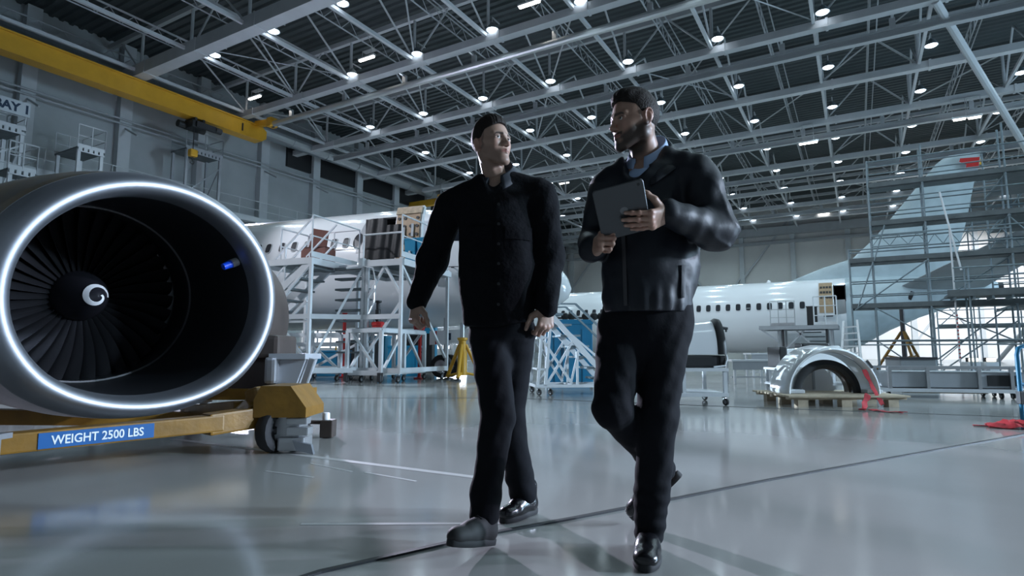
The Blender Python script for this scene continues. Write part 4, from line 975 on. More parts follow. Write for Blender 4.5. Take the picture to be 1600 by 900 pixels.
# swept tail fin with dorsal fillet
def P3(u, v, y=YA): p = at(u, v, y=y); return p[0], p[2]
LE = [P3(u, v) for u, v in ((1238, 438), (1285, 419), (1332, 404), (1367, 372), (1416, 312), (1462, 257), (1472, 249), (1483, 243.5))]
TE = [P3(u, v) for u, v in ((1486, 450), (1497, 392), (1509, 350), (1523, 280), (1535, 241))]
zz = sorted(set([LE[0][1] - .35] + [p[1] for p in LE] + list(np.linspace(LE[2][1], LE[-1][1], 10))))
def foil(xl, xt, th, y0, n=9):
    c = xt - xl; up, dn_ = [], []
    for i in range(n):
        f = (1 - math.cos(PI * i / (n - 1))) / 2; t = th * (1.48 * math.sqrt(f) - .63 * f - 1.76 * f ** 2 + 1.42 * f ** 3 - .51 * f ** 4) / .5 / 2
        up.append((xl + c * f, t)); dn_.append((xl + c * f, -t))
    return up + dn_[::-1][1:-1]
rings = []
for z in zz:
    xl = float(np.interp(z, [p[1] for p in LE], [p[0] for p in LE])); xt = float(np.interp(z, sorted(p[1] for p in TE), [p[0] for p in sorted(TE, key=lambda q: q[1])]))
    th = .11 * min(xt - xl, 4.0) ; f = (z - zz[0]) / (zz[-1] - zz[0])
    if z > zz[-1] - .12: th *= .6
    rings.append([(a, YA + b, z) for a, b in foil(xl, xt, th, YA)])
o = MB().loft(rings).build('tail_fin', 'plane_tail', A2, smooth=True, angle=60)
pr = [P3(u, v, YA - .26) for u, v in ((1500, 247.5), (1516, 246.2), (1531, 245), (1529, 262), (1509, 263), (1510, 257), (1499, 253))]
m_ = MB(); m_.prism(pr, (0, YA - .26, 0), (1, 0, 0), (0, 0, 1), (0, .012, 0)); em = m_.build('tail_emblem', 'red', o)
pr = [P3(u, v, YA - .265) for u, v in ((1531, 249), (1535, 249), (1533, 257), (1530.5, 257))]; MB().prism(pr, (0, YA - .265, 0), (1, 0, 0), (0, 0, 1), (0, .01, 0)).build('emblem_stripe', 'yellow', em)
MB().loft([[(TE[-1][0] - .1, YA - .05, TE[-1][1] - .1), (TE[-1][0] + .12, YA, TE[-1][1] - .1), (TE[-1][0] - .1, YA + .05, TE[-1][1] - .1)], [(TE[-1][0] - .05, YA - .05, TE[-1][1] + .12), (TE[-1][0] + .14, YA, TE[-1][1] + .1), (TE[-1][0] - .05, YA + .05, TE[-1][1] + .12)]]).build('fin_cap', 'black', o)
# horizontal stabilisers
for sgn, nm in ((-1, 'stabiliser'), (1, 'stabiliser')):
    rings = []
    for f in np.linspace(0, 1, 6):
        y = YA + sgn * (.4 + 5.6 * f); xl = 1.6 + 4.0 * f; xt = 5.4 + 2.4 * f; z = 3.82 + 1.65 * f
        rings.append([(a, y, z + b) for a, b in foil(xl, xt, .10 * (xt - xl), 0)])
    MB().loft(rings).build(nm, 'plane_grey', A2, smooth=True, angle=60)
MB().lathe([(.18, 0), (.2, .1), (.16, .45), (.13, .45)], (5.7, YA, 3.86), (1, 0, 0), 16).build('exhaust_nozzle', 'dark_metal', A2, smooth=True)
q = p2(2.4, 3.5, .01); bx(A2, 'hatch', q, (.18, .05, .42), 'black', 'world', ax=(nrm((1, 0, -.45)), (0, 1, 0), nrm((.45, 0, 1))))
for x in (-21.5, -10.0):                                            # landing gear and jack pads out of the way behind other things
    tb(A2, 'gear_leg', (x, YA, .3), (x, YA, 1.0), .1, 'steel', 'world'); wheel(A2, 'gear_wheel', (x, YA - .3, .34), (0, 1, 0), .34, .22, 'rubber', 'steel', 'world'); wheel(A2, 'gear_wheel', (x, YA + .3, .34), (0, 1, 0), .34, .22, 'rubber', 'steel', 'world')

# ---------------------------------------------------------------- scaffold around the tail
SF = thing('scaffold', 'tall grey tube scaffold with plank decks around the airliner tail', 'scaffold', (2.5, 26.3, 0))
G = 'galv'
Y0, Y1 = 25.5, 26.25
XP = [(-.1, 4.6), (.66, 7.9), (2.34, 8.25), (4.68, 8.6), (7.0, 8.6)]
LEV = [1.15, 2.35, 4.05, 5.4, 6.85]
for yy in (Y0, Y1, 29.2):
    for x, zt in XP:
        if yy == 29.2 and x < 4: continue
        p = tb(SF, 'standard', (x, yy, .03), (x, yy, zt), .032, G, 'world'); bx(p, 'base_plate', (x, yy, .015), (.2, .2, .03), G, 'world')
        MB().lathe([(.034, 0), (.05, .01), (.05, .05), (.034, .06)], (x, yy, zt * .62), (0, 0, 1), 8).build('coupler', G, p, 'world', True)
for k, z in enumerate(LEV):
    for i in range(len(XP) - 1):
        xa, xb = XP[i][0], XP[i + 1][0]
        if z > XP[i][1] - .5: continue
        dy = Y1 if i < 3 else 29.2
        if k != 0 or i > 1:
            bx(SF, 'deck', ((xa + xb) / 2, (Y0 + dy) / 2, z), (xb - xa - .06, dy - Y0 - .08, .06), 'galv_deck', 'world')
            if k: bx(SF, 'toe_board', ((xa + xb) / 2, Y0 - .02, z + .10), (xb - xa, .03, .17), 'galv_deck', 'world')
        for h in ((.5, 1.0) if k else (0.0,)):
            if z + h < XP[i][1]: tb(SF, 'guard_rail', (xa, Y0 - .02, z + h), (xb, Y0 - .02, z + h), .024, G, 'world'); tb(SF, 'guard_rail', (xa, dy, z + h), (xb, dy, z + h), .024, G, 'world')
    for i, (x, zt) in enumerate(XP):
        if z < zt: tb(SF, 'transom', (x, Y0 - .1, z - .06), (x, Y1 if i < 3 else 29.3, z - .06), .026, G, 'world')
def lattice(xa, xb, y, z, h=.38):
    mb = MB(); mb.tube((xa, y, z), (xb, y, z), .024, n=6); mb.tube((xa, y, z + h), (xb, y, z + h), .024, n=6); n = max(2, int((xb - xa) / .42))
    for q in range(n): a, b = xa + (xb - xa) * q / n, xa + (xb - xa) * (q + 1) / n; mb.tube((a, y, z), ((a + b) / 2, y, z + h), .014, n=5); mb.tube(((a + b) / 2, y, z + h), (b, y, z), .014, n=5)
    mb.build('lattice_girder', G, SF, 'world')
lattice(.66, 2.34, Y0 - .06, 4.62); lattice(2.34, 4.68, Y0 - .06, 4.55); lattice(4.68, 7.0, 29.0, 4.75); lattice(4.68, 7.0, 29.0, 6.0)
for a, b in (((.0, Y0 - .05, 2.3), (2.3, Y0 - .05, 4.0)), ((.66, Y0 - .05, 2.35), (2.34, Y0 - .05, 1.2)), ((.7, Y0 - .05, 1.1), (1.9, Y0 - .05, .1)), ((2.34, Y0 - .05, 2.3), (4.6, Y0 - .05, 1.1)), ((4.68, Y0 - .05, 1.8), (2.5, Y0 - .05, .1)), ((4.4, Y0 - .05, 2.2), (2.4, Y0 - .05, .5)), ((.7, Y0 - .05, 4.1), (1.1, Y0 - .05, 5.4)), ((.66, Y0 - .05, 4.05), (0.1, Y0 - .05, 2.4)), ((7, Y0, 2.3), (4.7, Y0, 5.3)), ((4.68, 29.2, 5.4), (7, 29.2, 8.4)), ((2.34, Y1, 2.35), (4.68, Y1, 4.0))):
    tb(SF, 'diagonal_brace', a, b, .024, G, 'world')
a, b = at(1468, 300, y=25.2), at(1502, 422, y=25.2); o = tb(SF, 'long_pole', a, b, .032, 'white_metal', 'world'); o['label'] = 'bright leaning pole'
px_ = at(1493, 500, y=25.6)[0]; pz = tb(SF, 'standard', (px_, 25.3, .4), (px_, 25.3, 5.0), .03, 'white_metal', 'world'); pz['label'] = 'pole wound with red and white tape'
for q in range(12): MB().lathe([(.031, 0), (.033, .0), (.033, .05), (.031, .05)], (px_, 25.3, .55 + q * .13), (0.25, 0, 1), 8).build('tape_band', 'red', pz, 'world')
# long plank walkway at the lower right and lower ledgers
bx(SF, 'walkway', (4.9, 24.9, 2.62), (4.4, 1.0, .08), 'galv_deck', 'world'); bx(SF, 'walkway', (4.9, 24.4, 2.70), (4.4, .04, .22), 'galv_deck', 'world')
for q in range(9): bx(SF, 'joist', (2.9 + q * .5, 24.9, 2.54), (.07, .95, .1), G, 'world')
for x in (3.3, 5.6):
    for y in (24.5, 25.3): p = tb(SF, 'standard', (x, y, .02), (x, y, 3.6), .03, G, 'world'); bx(p, 'base_plate', (x, y, .012), (.18, .18, .024), G, 'world')
for z in (1.0, 1.15, 3.1, 3.55): tb(SF, 'ledger', (-.1 if z < 2 else 2.9, 24.45, z), (7.0, 24.45, z), .024, G, 'world')
# scaffold stair tower behind, further right
S2 = thing('scaffold', 'grey scaffold tower standing behind the tail at the right edge', 'scaffold', (7.5, 44, 0))
for x in (4.2, 6.2, 8.4, 10.6):
    for y in (43.2, 45.0): p = tb(S2, 'standard', (x, y, .02), (x, y, 10.8), .035, G, 'world'); bx(p, 'base_plate', (x, y, .015), (.2, .2, .03), G, 'world')
for z in (2.2, 4.2, 6.2, 8.2, 10.2):
    bx(S2, 'deck', (7.4, 44.1, z), (6.4, 1.7, .06), 'galv_deck', 'world')
    for h in (.5, 1.0):
        if z + h < 10.8: tb(S2, 'guard_rail', (4.2, 43.2, z + h), (10.6, 43.2, z + h), .026, G, 'world')
    tb(S2, 'diagonal_brace', (4.2, 43.2, z - 2), (6.2, 43.2, z), .026, G, 'world'); tb(S2, 'diagonal_brace', (8.4, 43.2, z), (10.6, 43.2, z - 2), .026, G, 'world'); bx(S2, 'toe_board', (7.4, 43.2, z + .1), (6.4, .03, .16), 'galv_deck', 'world')

# ---------------------------------------------------------------- tail support tripod
p = at(1412, 531, y=28.2); TS = thing('tail_stand', 'yellowish brown tripod stand with a dark mast under the airliner tail', 'support stand', (p[0], p[1], 0))
tb(TS, 'mast', (0, 0, .35), (0, 0, 2.5), .09, 'dark_metal', r2=.08, n=12)
for k in range(3):
    a = 2 * PI * k / 3 + 2.9; f = (1.0 * math.cos(a), 1.0 * math.sin(a), .05); l = tb(TS, 'leg', f, (.06 * math.cos(a), .06 * math.sin(a), 1.55), .055, 'dirty_yellow'); MB().lathe([(.001, 0), (.12, 0), (.12, .03), (.05, .07)], (f[0], f[1], 0), (0, 0, 1), 12).build('foot', 'dark_metal', l, 'local')
    tb(TS, 'tie', (.6 * math.cos(a), .6 * math.sin(a), .6), (0, 0, .5), .03, 'dirty_yellow')

# ---------------------------------------------------------------- maintenance dock at the second airliner's rear door
pa, pb = at(1186, 509, y=31.5), at(1310, 508, y=31.5); zd = (pa[2] + pb[2]) / 2
MD = thing('work_platform', 'grey work platform with two guard rails at the second airliner\'s rear door', 'work platform', ((pa[0] + pb[0]) / 2, 32.4, 0))
xa, xb = pa[0], pb[0]
bx(MD, 'deck', ((xa + xb) / 2, 32.4, zd - .03), (xb - xa, 1.9, .06), 'galv_deck', 'world'); mb = MB(); mb.beam((xa, 31.45, zd - .1), (xb, 31.45, zd - .1), .06, .18); mb.build('edge_beam', 'grey_metal', MD); mb = MB(); mb.beam((xa, 33.35, zd - .1), (xb, 33.35, zd - .1), .06, .18); mb.build('edge_beam', 'grey_metal', MD)
for x in (xa + .85, xa + 1.05, xb - .5, xb - .3): bmm(MD, 'leg', (x, 31.7, .1), (x, 31.7, zd - .1), .1, 'dark_metal' if x in (xa + 1.05, xb - .5) else 'grey_metal', .12, 'world'); bmm(MD, 'leg', (x, 33.1, .1), (x, 33.1, zd - .1), .1, 'grey_metal', .12, 'world')
for a, b in (((xa, 31.5, zd - .1), (xa + .85, 31.5, zd - .75)), ((xa + 1.1, 31.6, zd - 1.2), (xa + 2.1, 31.6, zd - .1)), ((xb - 1.9, 31.6, zd - .1), (xb - .9, 31.6, zd - 1.2)), ((xa + .85, 31.7, .3), (xb - .3, 31.7, .3)), ((xa + .85, 33.1, .3), (xb - .3, 33.1, .3))): bmm(MD, 'brace', a, b, .08, 'grey_metal', None, 'world')
for k in range(4): bx(MD, 'step', (xa + 2.2 + .16 * k, 33.0, zd - .3 - .22 * k), (.9, .25, .05), 'galv_deck', 'world')
u1, u2 = at(1203, 480, y=31.5)[0], at(1241, 480, y=31.5)[0]; railing(MD, (u1, 31.5, zd), (u2, 31.5, zd), 1.2, 4, 'steel', .022, 2)
u1, u2 = at(1271, 480, y=31.5)[0], at(1307, 480, y=31.5)[0]; railing(MD, (u1, 31.5, zd), (u2, 31.5, zd), 1.35, 3, 'white_metal', .03, 2)
p = at(1268, 487, y=31.9); B = thing('electrical_box', 'dark box resting on the work platform between its two guard rails', 'box', (p[0], 32.2, zd)); bx(B, 'box_body', (0, 0, .45), (.45, .3, .9), 'black', 'local', .03); bx(B, 'lid', (0, 0, .92), (.5, .35, .05), 'dark_metal')
# bright ladder right of it
LD = thing('ladder', 'bright aluminium platform ladder left of the scaffold foot', 'ladder', (*at(1330, 560, y=24.5)[:2], 0)); l = LD.location
t0, t1 = at(1318, 502, y=24.5), at(1339, 500, y=24.5); b0, b1 = at(1313, 574, y=23.2), at(1348, 580, y=23.2)
b0[2] = b1[2] = .02
for a, b in ((t0, b0), (t1, b1)): bmm(LD, 'stile', a, b, .07, 'white_metal', .04, 'world')
for k in range(1, 8): f = k / 8; bmm(LD, 'rung', t0 + (b0 - t0) * f, t1 + (b1 - t1) * f, .05, 'white_metal', None, 'world')
for a, b in ((t0, t0 + [0, 1.0, -t0[2] + .02]), (t1, t1 + [0, 1.0, -t1[2] + .02])): bmm(LD, 'rear_leg', a, b, .05, 'white_metal', None, 'world')

# ---------------------------------------------------------------- intake cowl half on a pallet
pp = J(1298, 628, 8.7); pp[2] = 0; wp = c2w(pp)
PL = thing('pallet', 'flat wooden pallet carrying the white half-round intake cowl', 'pallet', wp, YAW)
bx(PL, 'deck_board', (0, -.42, .145), (1.66, .16, .025), 'wood'); 
for k in range(6): bx(PL, 'deck_board', (0, -.24 + k * .18, .145), (1.66, .15, .025), 'wood')
for y in (-.4, .1, .6): bx(PL, 'runner', (0, y, .115), (1.62, .1, .03), 'wood')
for x in (-.62, -.02, .62):
    for y in (-.4, .1, .6): bx(PL, 'block', (x, y, .05), (.14, .12, .10), 'wood')
IC = thing('intake_cowl', 'white half-round jet intake cowl standing open side down on the pallet', 'intake cowl', c2w((pp[0], pp[1] + .1, .158)), YAW)
def arch(prof, n=40, a0=0.0, a1=PI, tilt=.10):
    rings = []
    for r, h in prof: rings.append([(r * math.cos(a) + h * tilt, h, max(0.0, r * math.sin(a) * .98)) for a in np.linspace(a0, a1, n + 1)])
    mb = MB(); mb.loft(rings, caps=False, close=False); return mb
arch([(.60, -.16), (.61, -.24), (.64, -.27), (.67, -.24), (.685, -.15), (.70, .05), (.71, .35), (.69, .35), (.68, .05), (.66, -.14), (.60, -.16)]).build('cowl_skin', 'plane_white', IC, 'local', True, 60)
arch([(.375, .05), (.375, -.06), (.42, -.08), (.49, -.06), (.49, .05), (.375, .05)], tilt=.3).build('inner_ring', 'black', IC, 'local', True, 40)
arch([(.35, .06), (.38, .05), (.38, .26), (.35, .26), (.35, .06)], tilt=.2).build('inner_lining', 'brown_cover', IC, 'local', True, 40)
arch([(.585, .24), (.595, -.12), (.605, -.12), (.6, .24), (.585, .24)], tilt=.12).build('inner_skin', 'steel', IC, 'local', True, 40)
bx(IC, 'end_flange', (-.56, .08, .03), (.28, .6, .05), 'white_metal', 'local', .01); bx(IC, 'end_flange', (.58, .08, .03), (.22, .6, .05), 'white_metal', 'local', .01)
bx(IC, 'slot', (.50, -.262, .42), (.03, .02, .13), 'black', 'local', ax=((.8, 0, .6), (0, 1, 0), (-.6, 0, .8)))
WP = thing('engine_shroud', 'plain white rounded panel standing inside the intake cowl arch', 'panel', c2w((pp[0] + .02, pp[1] + .55, .158)), YAW)
mb = MB(); mb.prism([(-.32, 0), (.34, 0), (.32, .2), (.2, .34), (.02, .40), (-.16, .34), (-.28, .2)], (0, 0, 0), (1, 0, 0), (0, 0, 1), (0, .05, 0)); mb.build('panel_skin', 'white_metal', WP, 'local'); bx(WP, 'stiffener', (.02, -.01, .2), (.03, .03, .36), 'grey_metal')
def ribbon(name, lab, pts, w, m, cat, root):
    T = thing(name, lab, cat, root, 0); g = []
    P = [np.array(p, float) for p in pts]; Q = []
    for i in range(len(P) - 1):
        for f in np.linspace(0, 1, 6)[:-1]: Q.append(P[i] + (P[i + 1] - P[i]) * f)
    Q.append(P[-1])
    for i, p in enumerate(Q):
        t = nrm(Q[min(i + 1, len(Q) - 1)] - Q[max(0, i - 1)]); s = nrm(np.cross(t, (RY, -RX, 0.3))) if abs(t[2]) > .3 else nrm(np.cross(t, (0, 0, 1)))
        ww = w * (1 + .25 * math.sin(i * 1.1)); up = np.array([0, 0, .006 * math.sin(i * 1.7) + .006])
        g.append([p - s * ww / 2 + up, p + up * 1.2, p + s * ww / 2 + up])
    MB().sheet(g, .003).build('webbing', m, T, smooth=True); bx(T, 'hem', Q[-1] + [0, 0, .012], (w * 1.05, .02, .008), m, 'world')
ribbon('red_strap', 'red warning strap hanging over the right end of the intake cowl', [c2w(J(1350, 578, 8.55)), c2w(J(1361, 600, 8.45)), c2w(J(1372, 622, 8.2)), at(1380, 633, z=.03)], .06, 'red_cloth', 'strap', at(1372, 632, z=0))
ribbon('red_strap', 'short red strap dangling in front of the pallet\'s right end', [c2w(J(1357, 617, 8.0)), c2w(J(1352, 628, 7.95)), at(1350, 639, z=.02), at(1346, 641, z=.01)], .07, 'red_cloth', 'strap', at(1352, 638, z=0))
ribbon('red_strap', 'red strap lying flat on the floor in front of the pallet', [at(1360, 640, z=.004), at(1378, 643, z=.004), at(1411, 645, z=.004)], .09, 'red_cloth', 'strap', at(1390, 643, z=0))
# loose cowl panel with dark end box behind the pallet
q = J(1262, 590, 10.6); q[2] = 0
CP = thing('cowl_stand', 'low stand holding a pale curved cowl panel behind the pallet', 'stand', c2w(q), YAW)
bx(CP, 'shelf', (0, 0, .46), (1.3, .6, .04), 'white_metal'); bx(CP, 'shelf', (0, 0, .2), (1.3, .6, .04), 'white_metal')
for x in (-.6, .6):
    for y in (-.27, .27): bmm(CP, 'leg', (x, y, 0), (x, y, .46), .05, 'white_metal')
g = [[(x, -.2 + .25 * f, .49 + (.34 + .04 * math.sin(2 * x)) * math.sin(f * PI / 2)) for f in np.linspace(0, 1, 7)] for x in np.linspace(-.42, .6, 8)]; o = MB().sheet(g, -.02).build('cowl_panel', 'plane_white', CP, 'local', True); bx(o, 'handle', (-.2, -.21, .62), (.12, .02, .05), 'grey_metal')
bx(CP, 'end_box', (-.52, 0, .66), (.14, .5, .36), 'black', 'local', .02); bx(CP, 'dark_pad', (.15, .1, .87), (.5, .3, .08), 'black', 'local', .03)

# ---------------------------------------------------------------- long grey container cart
c0 = J(1390, 619, 10.0); c1 = J(1572, 622, 9.6); c0[2] = c1[2] = 0
CC = thing('container_cart', 'long low grey container cart on casters at the right in front of the scaffold', 'cart', c2w((c0 + c1) / 2), YAW + math.atan2(c1[1] - c0[1], c1[0] - c0[0])); LN_ = np.linalg.norm(c1 - c0)
hl = LN_ / 2
bx(CC, 'base_frame', (.12, .35, .125), (LN_ + .55, .75, .06), 'white_metal')
bx(CC, 'bin_body', (.15, .36, .30), (LN_ + .30, .68, .26), 'grey_metal', 'local', .015)
for x in (-hl + .02, -.25, .48, hl + .1): bmm(CC, 'post', (x, 0, .15), (x, 0, .50), .05, 'steel'); bmm(CC, 'post', (x, .7, .15), (x, .7, .50), .05, 'steel')
for y in (0, .7): bmm(CC, 'top_rail', (-hl - .0, y, .49), (hl + .5, y, .49), .04, 'steel')
bx(CC, 'dark_panel', (hl - .02, .015, .29), (.42, .02, .17), 'black')
for x in (-hl + .02, hl - .02, hl + .14):
    for y in (.08, .65): caster(CC, (x, y, 0), .05)
for x in (-hl + .5, .1, hl - .4): bx(CC, 'timber_skid', (x, .4, .085), (.45, .5, .03), 'wood')
B = thing('roof_panel_crate', 'dark grey lidded crate standing on the floor behind the container cart', 'crate', c2w(J(1425, 600, 12.5) * [1, 1, 0]), YAW)
bx(B, 'crate_body', (0, 0, .30), (.75, .5, .60), 'grey_metal', 'local', .02); bx(B, 'lid', (0, 0, .62), (.78, .54, .05), 'dark_metal')
for u, lab in ((1520, 'left one of two lit work lamps beyond the container cart'), (1548, 'right one of two lit work lamps beyond the container cart')):
    q = J(u, 575, 22.5); q[2] = 0; B = thing('work_lamp', lab, 'work lamp', c2w(q), YAW, 'work lamps')
    bx(B, 'stand_box', (0, .1, .19), (.5, .4, .38), 'white_metal', 'local', .02); bx(B, 'lamp_face', (0, -.06, .46), (.34, .05, .12), 'warm_on', 'local', .02); bx(B, 'housing', (0, .02, .46), (.38, .12, .16), 'dark_metal')
# blue frame post and red cloth at the right edge
q = J(1598, 655, 6.5); q[2] = 0
BP = thing('blue_barrier', 'blue tubular frame end at the right edge of the picture', 'barrier', c2w(q), YAW)
mb = MB(); mb.path([(0, 0, .0), (0, 0, .72), (.02, 0, .79), (.09, 0, .82), (.5, 0, .82)], .022, 10); mb.build('frame_tube', 'blue_cab', BP, 'local', True); bx(BP, 'foot_plate', (.02, 0, .26), (.10, .06, .14), 'dark_metal', 'local', .01); tb(BP, 'cross_tube', (0, 0, .4), (.5, 0, .4), .02, 'blue_cab'); tb(BP, 'leg', (.5, 0, 0), (.5, 0, .82), .022, 'blue_cab')
q = at(1588, 669, z=0); RC = thing('red_cloth', 'crumpled red cloth on the floor at the right edge', 'cloth', q)
g = []
for i in range(15):
    row = []
    for j in range(9): a, b = i / 14 - .5, j / 8 - .5; row.append((a * .46, b * .3, .004 + max(0, .05 * (1 - 3.2 * (a * a + b * b))) * (1 + .6 * math.sin(a * 25 + b * 9)) + .008 * (1 + math.sin(b * 31 - a * 8))))
    g.append(row)
MB().sheet(g, .004).build('cloth', 'red_cloth', RC, 'local', True); bx(RC, 'strap_tail', (-.26, .02, .008), (.16, .05, .006), 'red_cloth')

# ---------------------------------------------------------------- mobile stairs and blue cabinet between the two men
q = J(890, 612, 10.6); q[2] = 0
MS = thing('mobile_stairs', 'white mobile stairs on casters between the two men', 'mobile stairs', c2w(q), YAW + .12)
W_ = 'white_metal'; n = 7; top = 1.42
for k in range(n): z = top - k * .19; x = -.30 + k * .155; bx(MS, 'step', (x, .3, z), (.36, .75, .035), 'galv', 'local')
for y in (-.1, .7):
    bmm(MS, 'stringer', (-.34, y, top - .02), (.78, y, .16), .045, W_, .09); bmm(MS, 'handrail', (-.18, y, top + .18), (.1, y, top + .18), .03, 'galv'); bmm(MS, 'handrail', (.1, y, top + .18), (.95, y, .8), .035, 'galv'); bmm(MS, 'mid_rail', (-.30, y, top - .1), (.82, y, .38), .035, W_)
    for a, b in (((-.45, y, .14), (-.38, y, top - .05)), ((-.45, y, .5), (-.38, y, top - .1))): pass
    bmm(MS, 'post', (-.45, y, .16), (-.34, y, top), .05, W_); bmm(MS, 'post', (-.58, y, .16), (-.5, y, 1.25), .045, W_); bmm(MS, 'strut', (-.48, y, .95), (.02, y, .2), .04, W_); bmm(MS, 'strut', (-.42, y, .2), (.05, y, .95), .04, W_); bmm(MS, 'strut', (.0, y, .2), (.15, y, .78), .035, W_); bmm(MS, 'base_rail', (-.62, y, .16), (.85, y, .16), .05, W_); bmm(MS, 'post', (.12, y, .16), (.12, y, .75), .04, W_)
for x in (-.6, .05, .8): bmm(MS, 'cross_rail', (x, -.1, .16), (x, .7, .16), .05, W_)
for z in (.45, 1.0): bmm(MS, 'cross_rail', (-.55, -.1, z), (-.55, .7, z), .035, W_); bmm(MS, 'cross_rail', (-.60, -.1, z), (-.42, -.1, z), .035, W_)
for x, y in ((-.56, -.1), (-.56, .7), (.78, -.1), (.78, .7), (-.36, -.1)): caster(MS, (x, y, 0), .055, rz=.6)
BC = crate('blue_cabinet', 'tall blue cabinet standing behind the mobile stairs', 888, 598, 13.2, (1.0, .7, 1.45), 'blue_cab', 'cabinet')
bx(BC, 'door_edge', (-.16, -.358, .65), (.02, .01, 1.2), 'sign_ink'); bx(BC, 'handle', (-.10, -.365, .8), (.03, .02, .14), 'steel'); 
for x in (-.45, .45): bx(BC, 'kick_board', (x, -.3, .05), (.08, .1, .1), 'black')
mb = 0
p = J(900, 497, 19.0); LB = thing('lamp_bar', 'dark tube with round work lights behind the mobile stairs', 'lamp bar', c2w(p * [1, 1, 0]), YAW)
bmm(LB, 'bar', (-1.0, 0, p[2]), (1.2, 0, p[2]), .06, 'dark_metal'); bmm(LB, 'stand', (-.9, 0, 0), (-.9, 0, p[2]), .06, 'dark_metal'); bmm(LB, 'stand', (1.1, 0, 0), (1.1, 0, p[2]), .06, 'dark_metal')
for u in (883, 893, 915, 928, 939): x = J(u, 492, 19)[0] - p[0]; MB().lathe([(.001, -.08), (.1, -.06), (.13, 0), (.1, .08), (.001, .1)], (x, 0, p[2] + .05), (0, 1, 0), 14).build('lamp_head', 'black', LB, 'local', True)

# ---------------------------------------------------------------- white cowl half on a wheeled cart behind the bearded man
q = J(1075, 631, 8.5); q[2] = 0
CA = thing('cowl_cart', 'white wheeled cart carrying a white engine cowl, right of the bearded man\'s leg', 'cart', c2w(q), YAW)
X1 = J(1132, 630, 8.5)[0] - q[0]; X0 = -.85; zt = .50
bx(CA, 'cart_top', ((X0 + X1) / 2, .45, zt), (X1 - X0 + .12, 1.0, .045), W_)
bx(CA, 'lower_shelf', ((X0 + X1) / 2, .45, .15), (X1 - X0 + .1, 1.0, .05), W_)
for x in (X0, X1 + .02):
    for y in (0, .92): bmm(CA, 'post', (x, y, .12), (x, y, zt), .05, W_); caster(CA, (x, y, 0), .05, rz=.5)
bmm(CA, 'post', (-.05, 0, .12), (-.05, 0, zt), .05, W_)
bx(CA, 'label_card', (-.28, -.06, .42), (.13, .006, .10), 'sign_white')
B = thing('waste_bin', 'dark grey waste bin on the lower shelf of the cowl cart', 'bin', c2w(q + np.array([-.22, .28, .176])), YAW); mb = MB(); mb.loft([[(-.14, -.16, 0), (.14, -.16, 0), (.14, .16, 0), (-.14, .16, 0)], [(-.17, -.2, .24), (.17, -.2, .24), (.17, .2, .24), (-.17, .2, .24)]]); mb.build('bin_body', 'dark_metal', B, 'local'); bx(B, 'bin_lid', (0, 0, .255), (.36, .42, .03), 'black', 'local', .01)
EC2 = thing('engine_cowl', 'white half engine cowl with a black end ring lying on the cart', 'engine cowl', c2w(q + np.array([-.35, .45, zt + .214])), YAW)
def halfc(prof, n=28):
    rings = [[(h, -r * math.cos(a) * .62, r * math.sin(a)) for a in np.linspace(0, PI, n + 1)] for r, h in prof]
    m = MB(); m.loft(rings, caps=False, close=False); return m
Lc = J(1125, 540, 8.6)[0] - q[0] + .35
halfc([(.34, -.7), (.38, -.4), (.43, .1), (.48, Lc - .12), (.50, Lc - .02), (.48, Lc - .02), (.41, .1), (.32, -.7), (.34, -.7)]).build('cowl_skin', 'plane_white', EC2, 'local', True, 60)
halfc([(.44, Lc + .02), (.50, Lc - .02), (.54, Lc + .04), (.53, Lc + .10), (.46, Lc + .12), (.42, Lc + .08), (.44, Lc + .02)]).build('end_ring', 'black', EC2, 'local', True, 60)
mb = MB(); mb.box((Lc * .5 - .33, -.0, -.10), (Lc + .75, .58, .18), bev=.03); mb.box((Lc + .05, -.0, -.10), (.09, .62, .17), bev=.02); mb.build('padding', 'black', EC2, 'local')
mb = MB(); mb.tube((Lc + .06, -.15, .40), (Lc + .19, -.15, .38), .022); mb.tube((Lc + .17, -.15, .39), (Lc + .17, -.15, .33), .015); mb.build('bracket', 'dark_metal', EC2, 'local'); mb = MB(); mb.path([(Lc + .09, -.28, .06), (Lc + .11, -.31, -.06), (Lc + .07, -.33, -.16), (Lc - .1, -.34, -.18)], .014, 8); mb.build('cable', 'white_metal', EC2, 'local', True)
# low benches further back under the second airliner
for u, v, d, w, lab in ((1170, 600, 14.5, 1.0, 'grey metal bench beyond the cowl cart'), (1205, 592, 18.0, 1.4, 'pale trestle bench under the second airliner, left of the work platform')):
    q = J(u, v, d); q[2] = 0; B = thing('work_bench', lab, 'bench', c2w(q), YAW); h = .55 if d < 16 else .7
    bx(B, 'bench_top', (0, 0, h), (w, .6, .04), 'white_metal'); bx(B, 'front_panel', (0, -.28, h - .12), (w * .96, .02, .2), 'grey_metal')
    for x in (-w / 2 + .08, w / 2 - .08):
        for y in (-.25, .25): bmm(B, 'leg', (x, y, 0), (x, y, h), .05, 'white_metal')
    bmm(B, 'stretcher', (-w / 2 + .08, 0, .15), (w / 2 - .08, 0, .15), .04, 'white_metal')
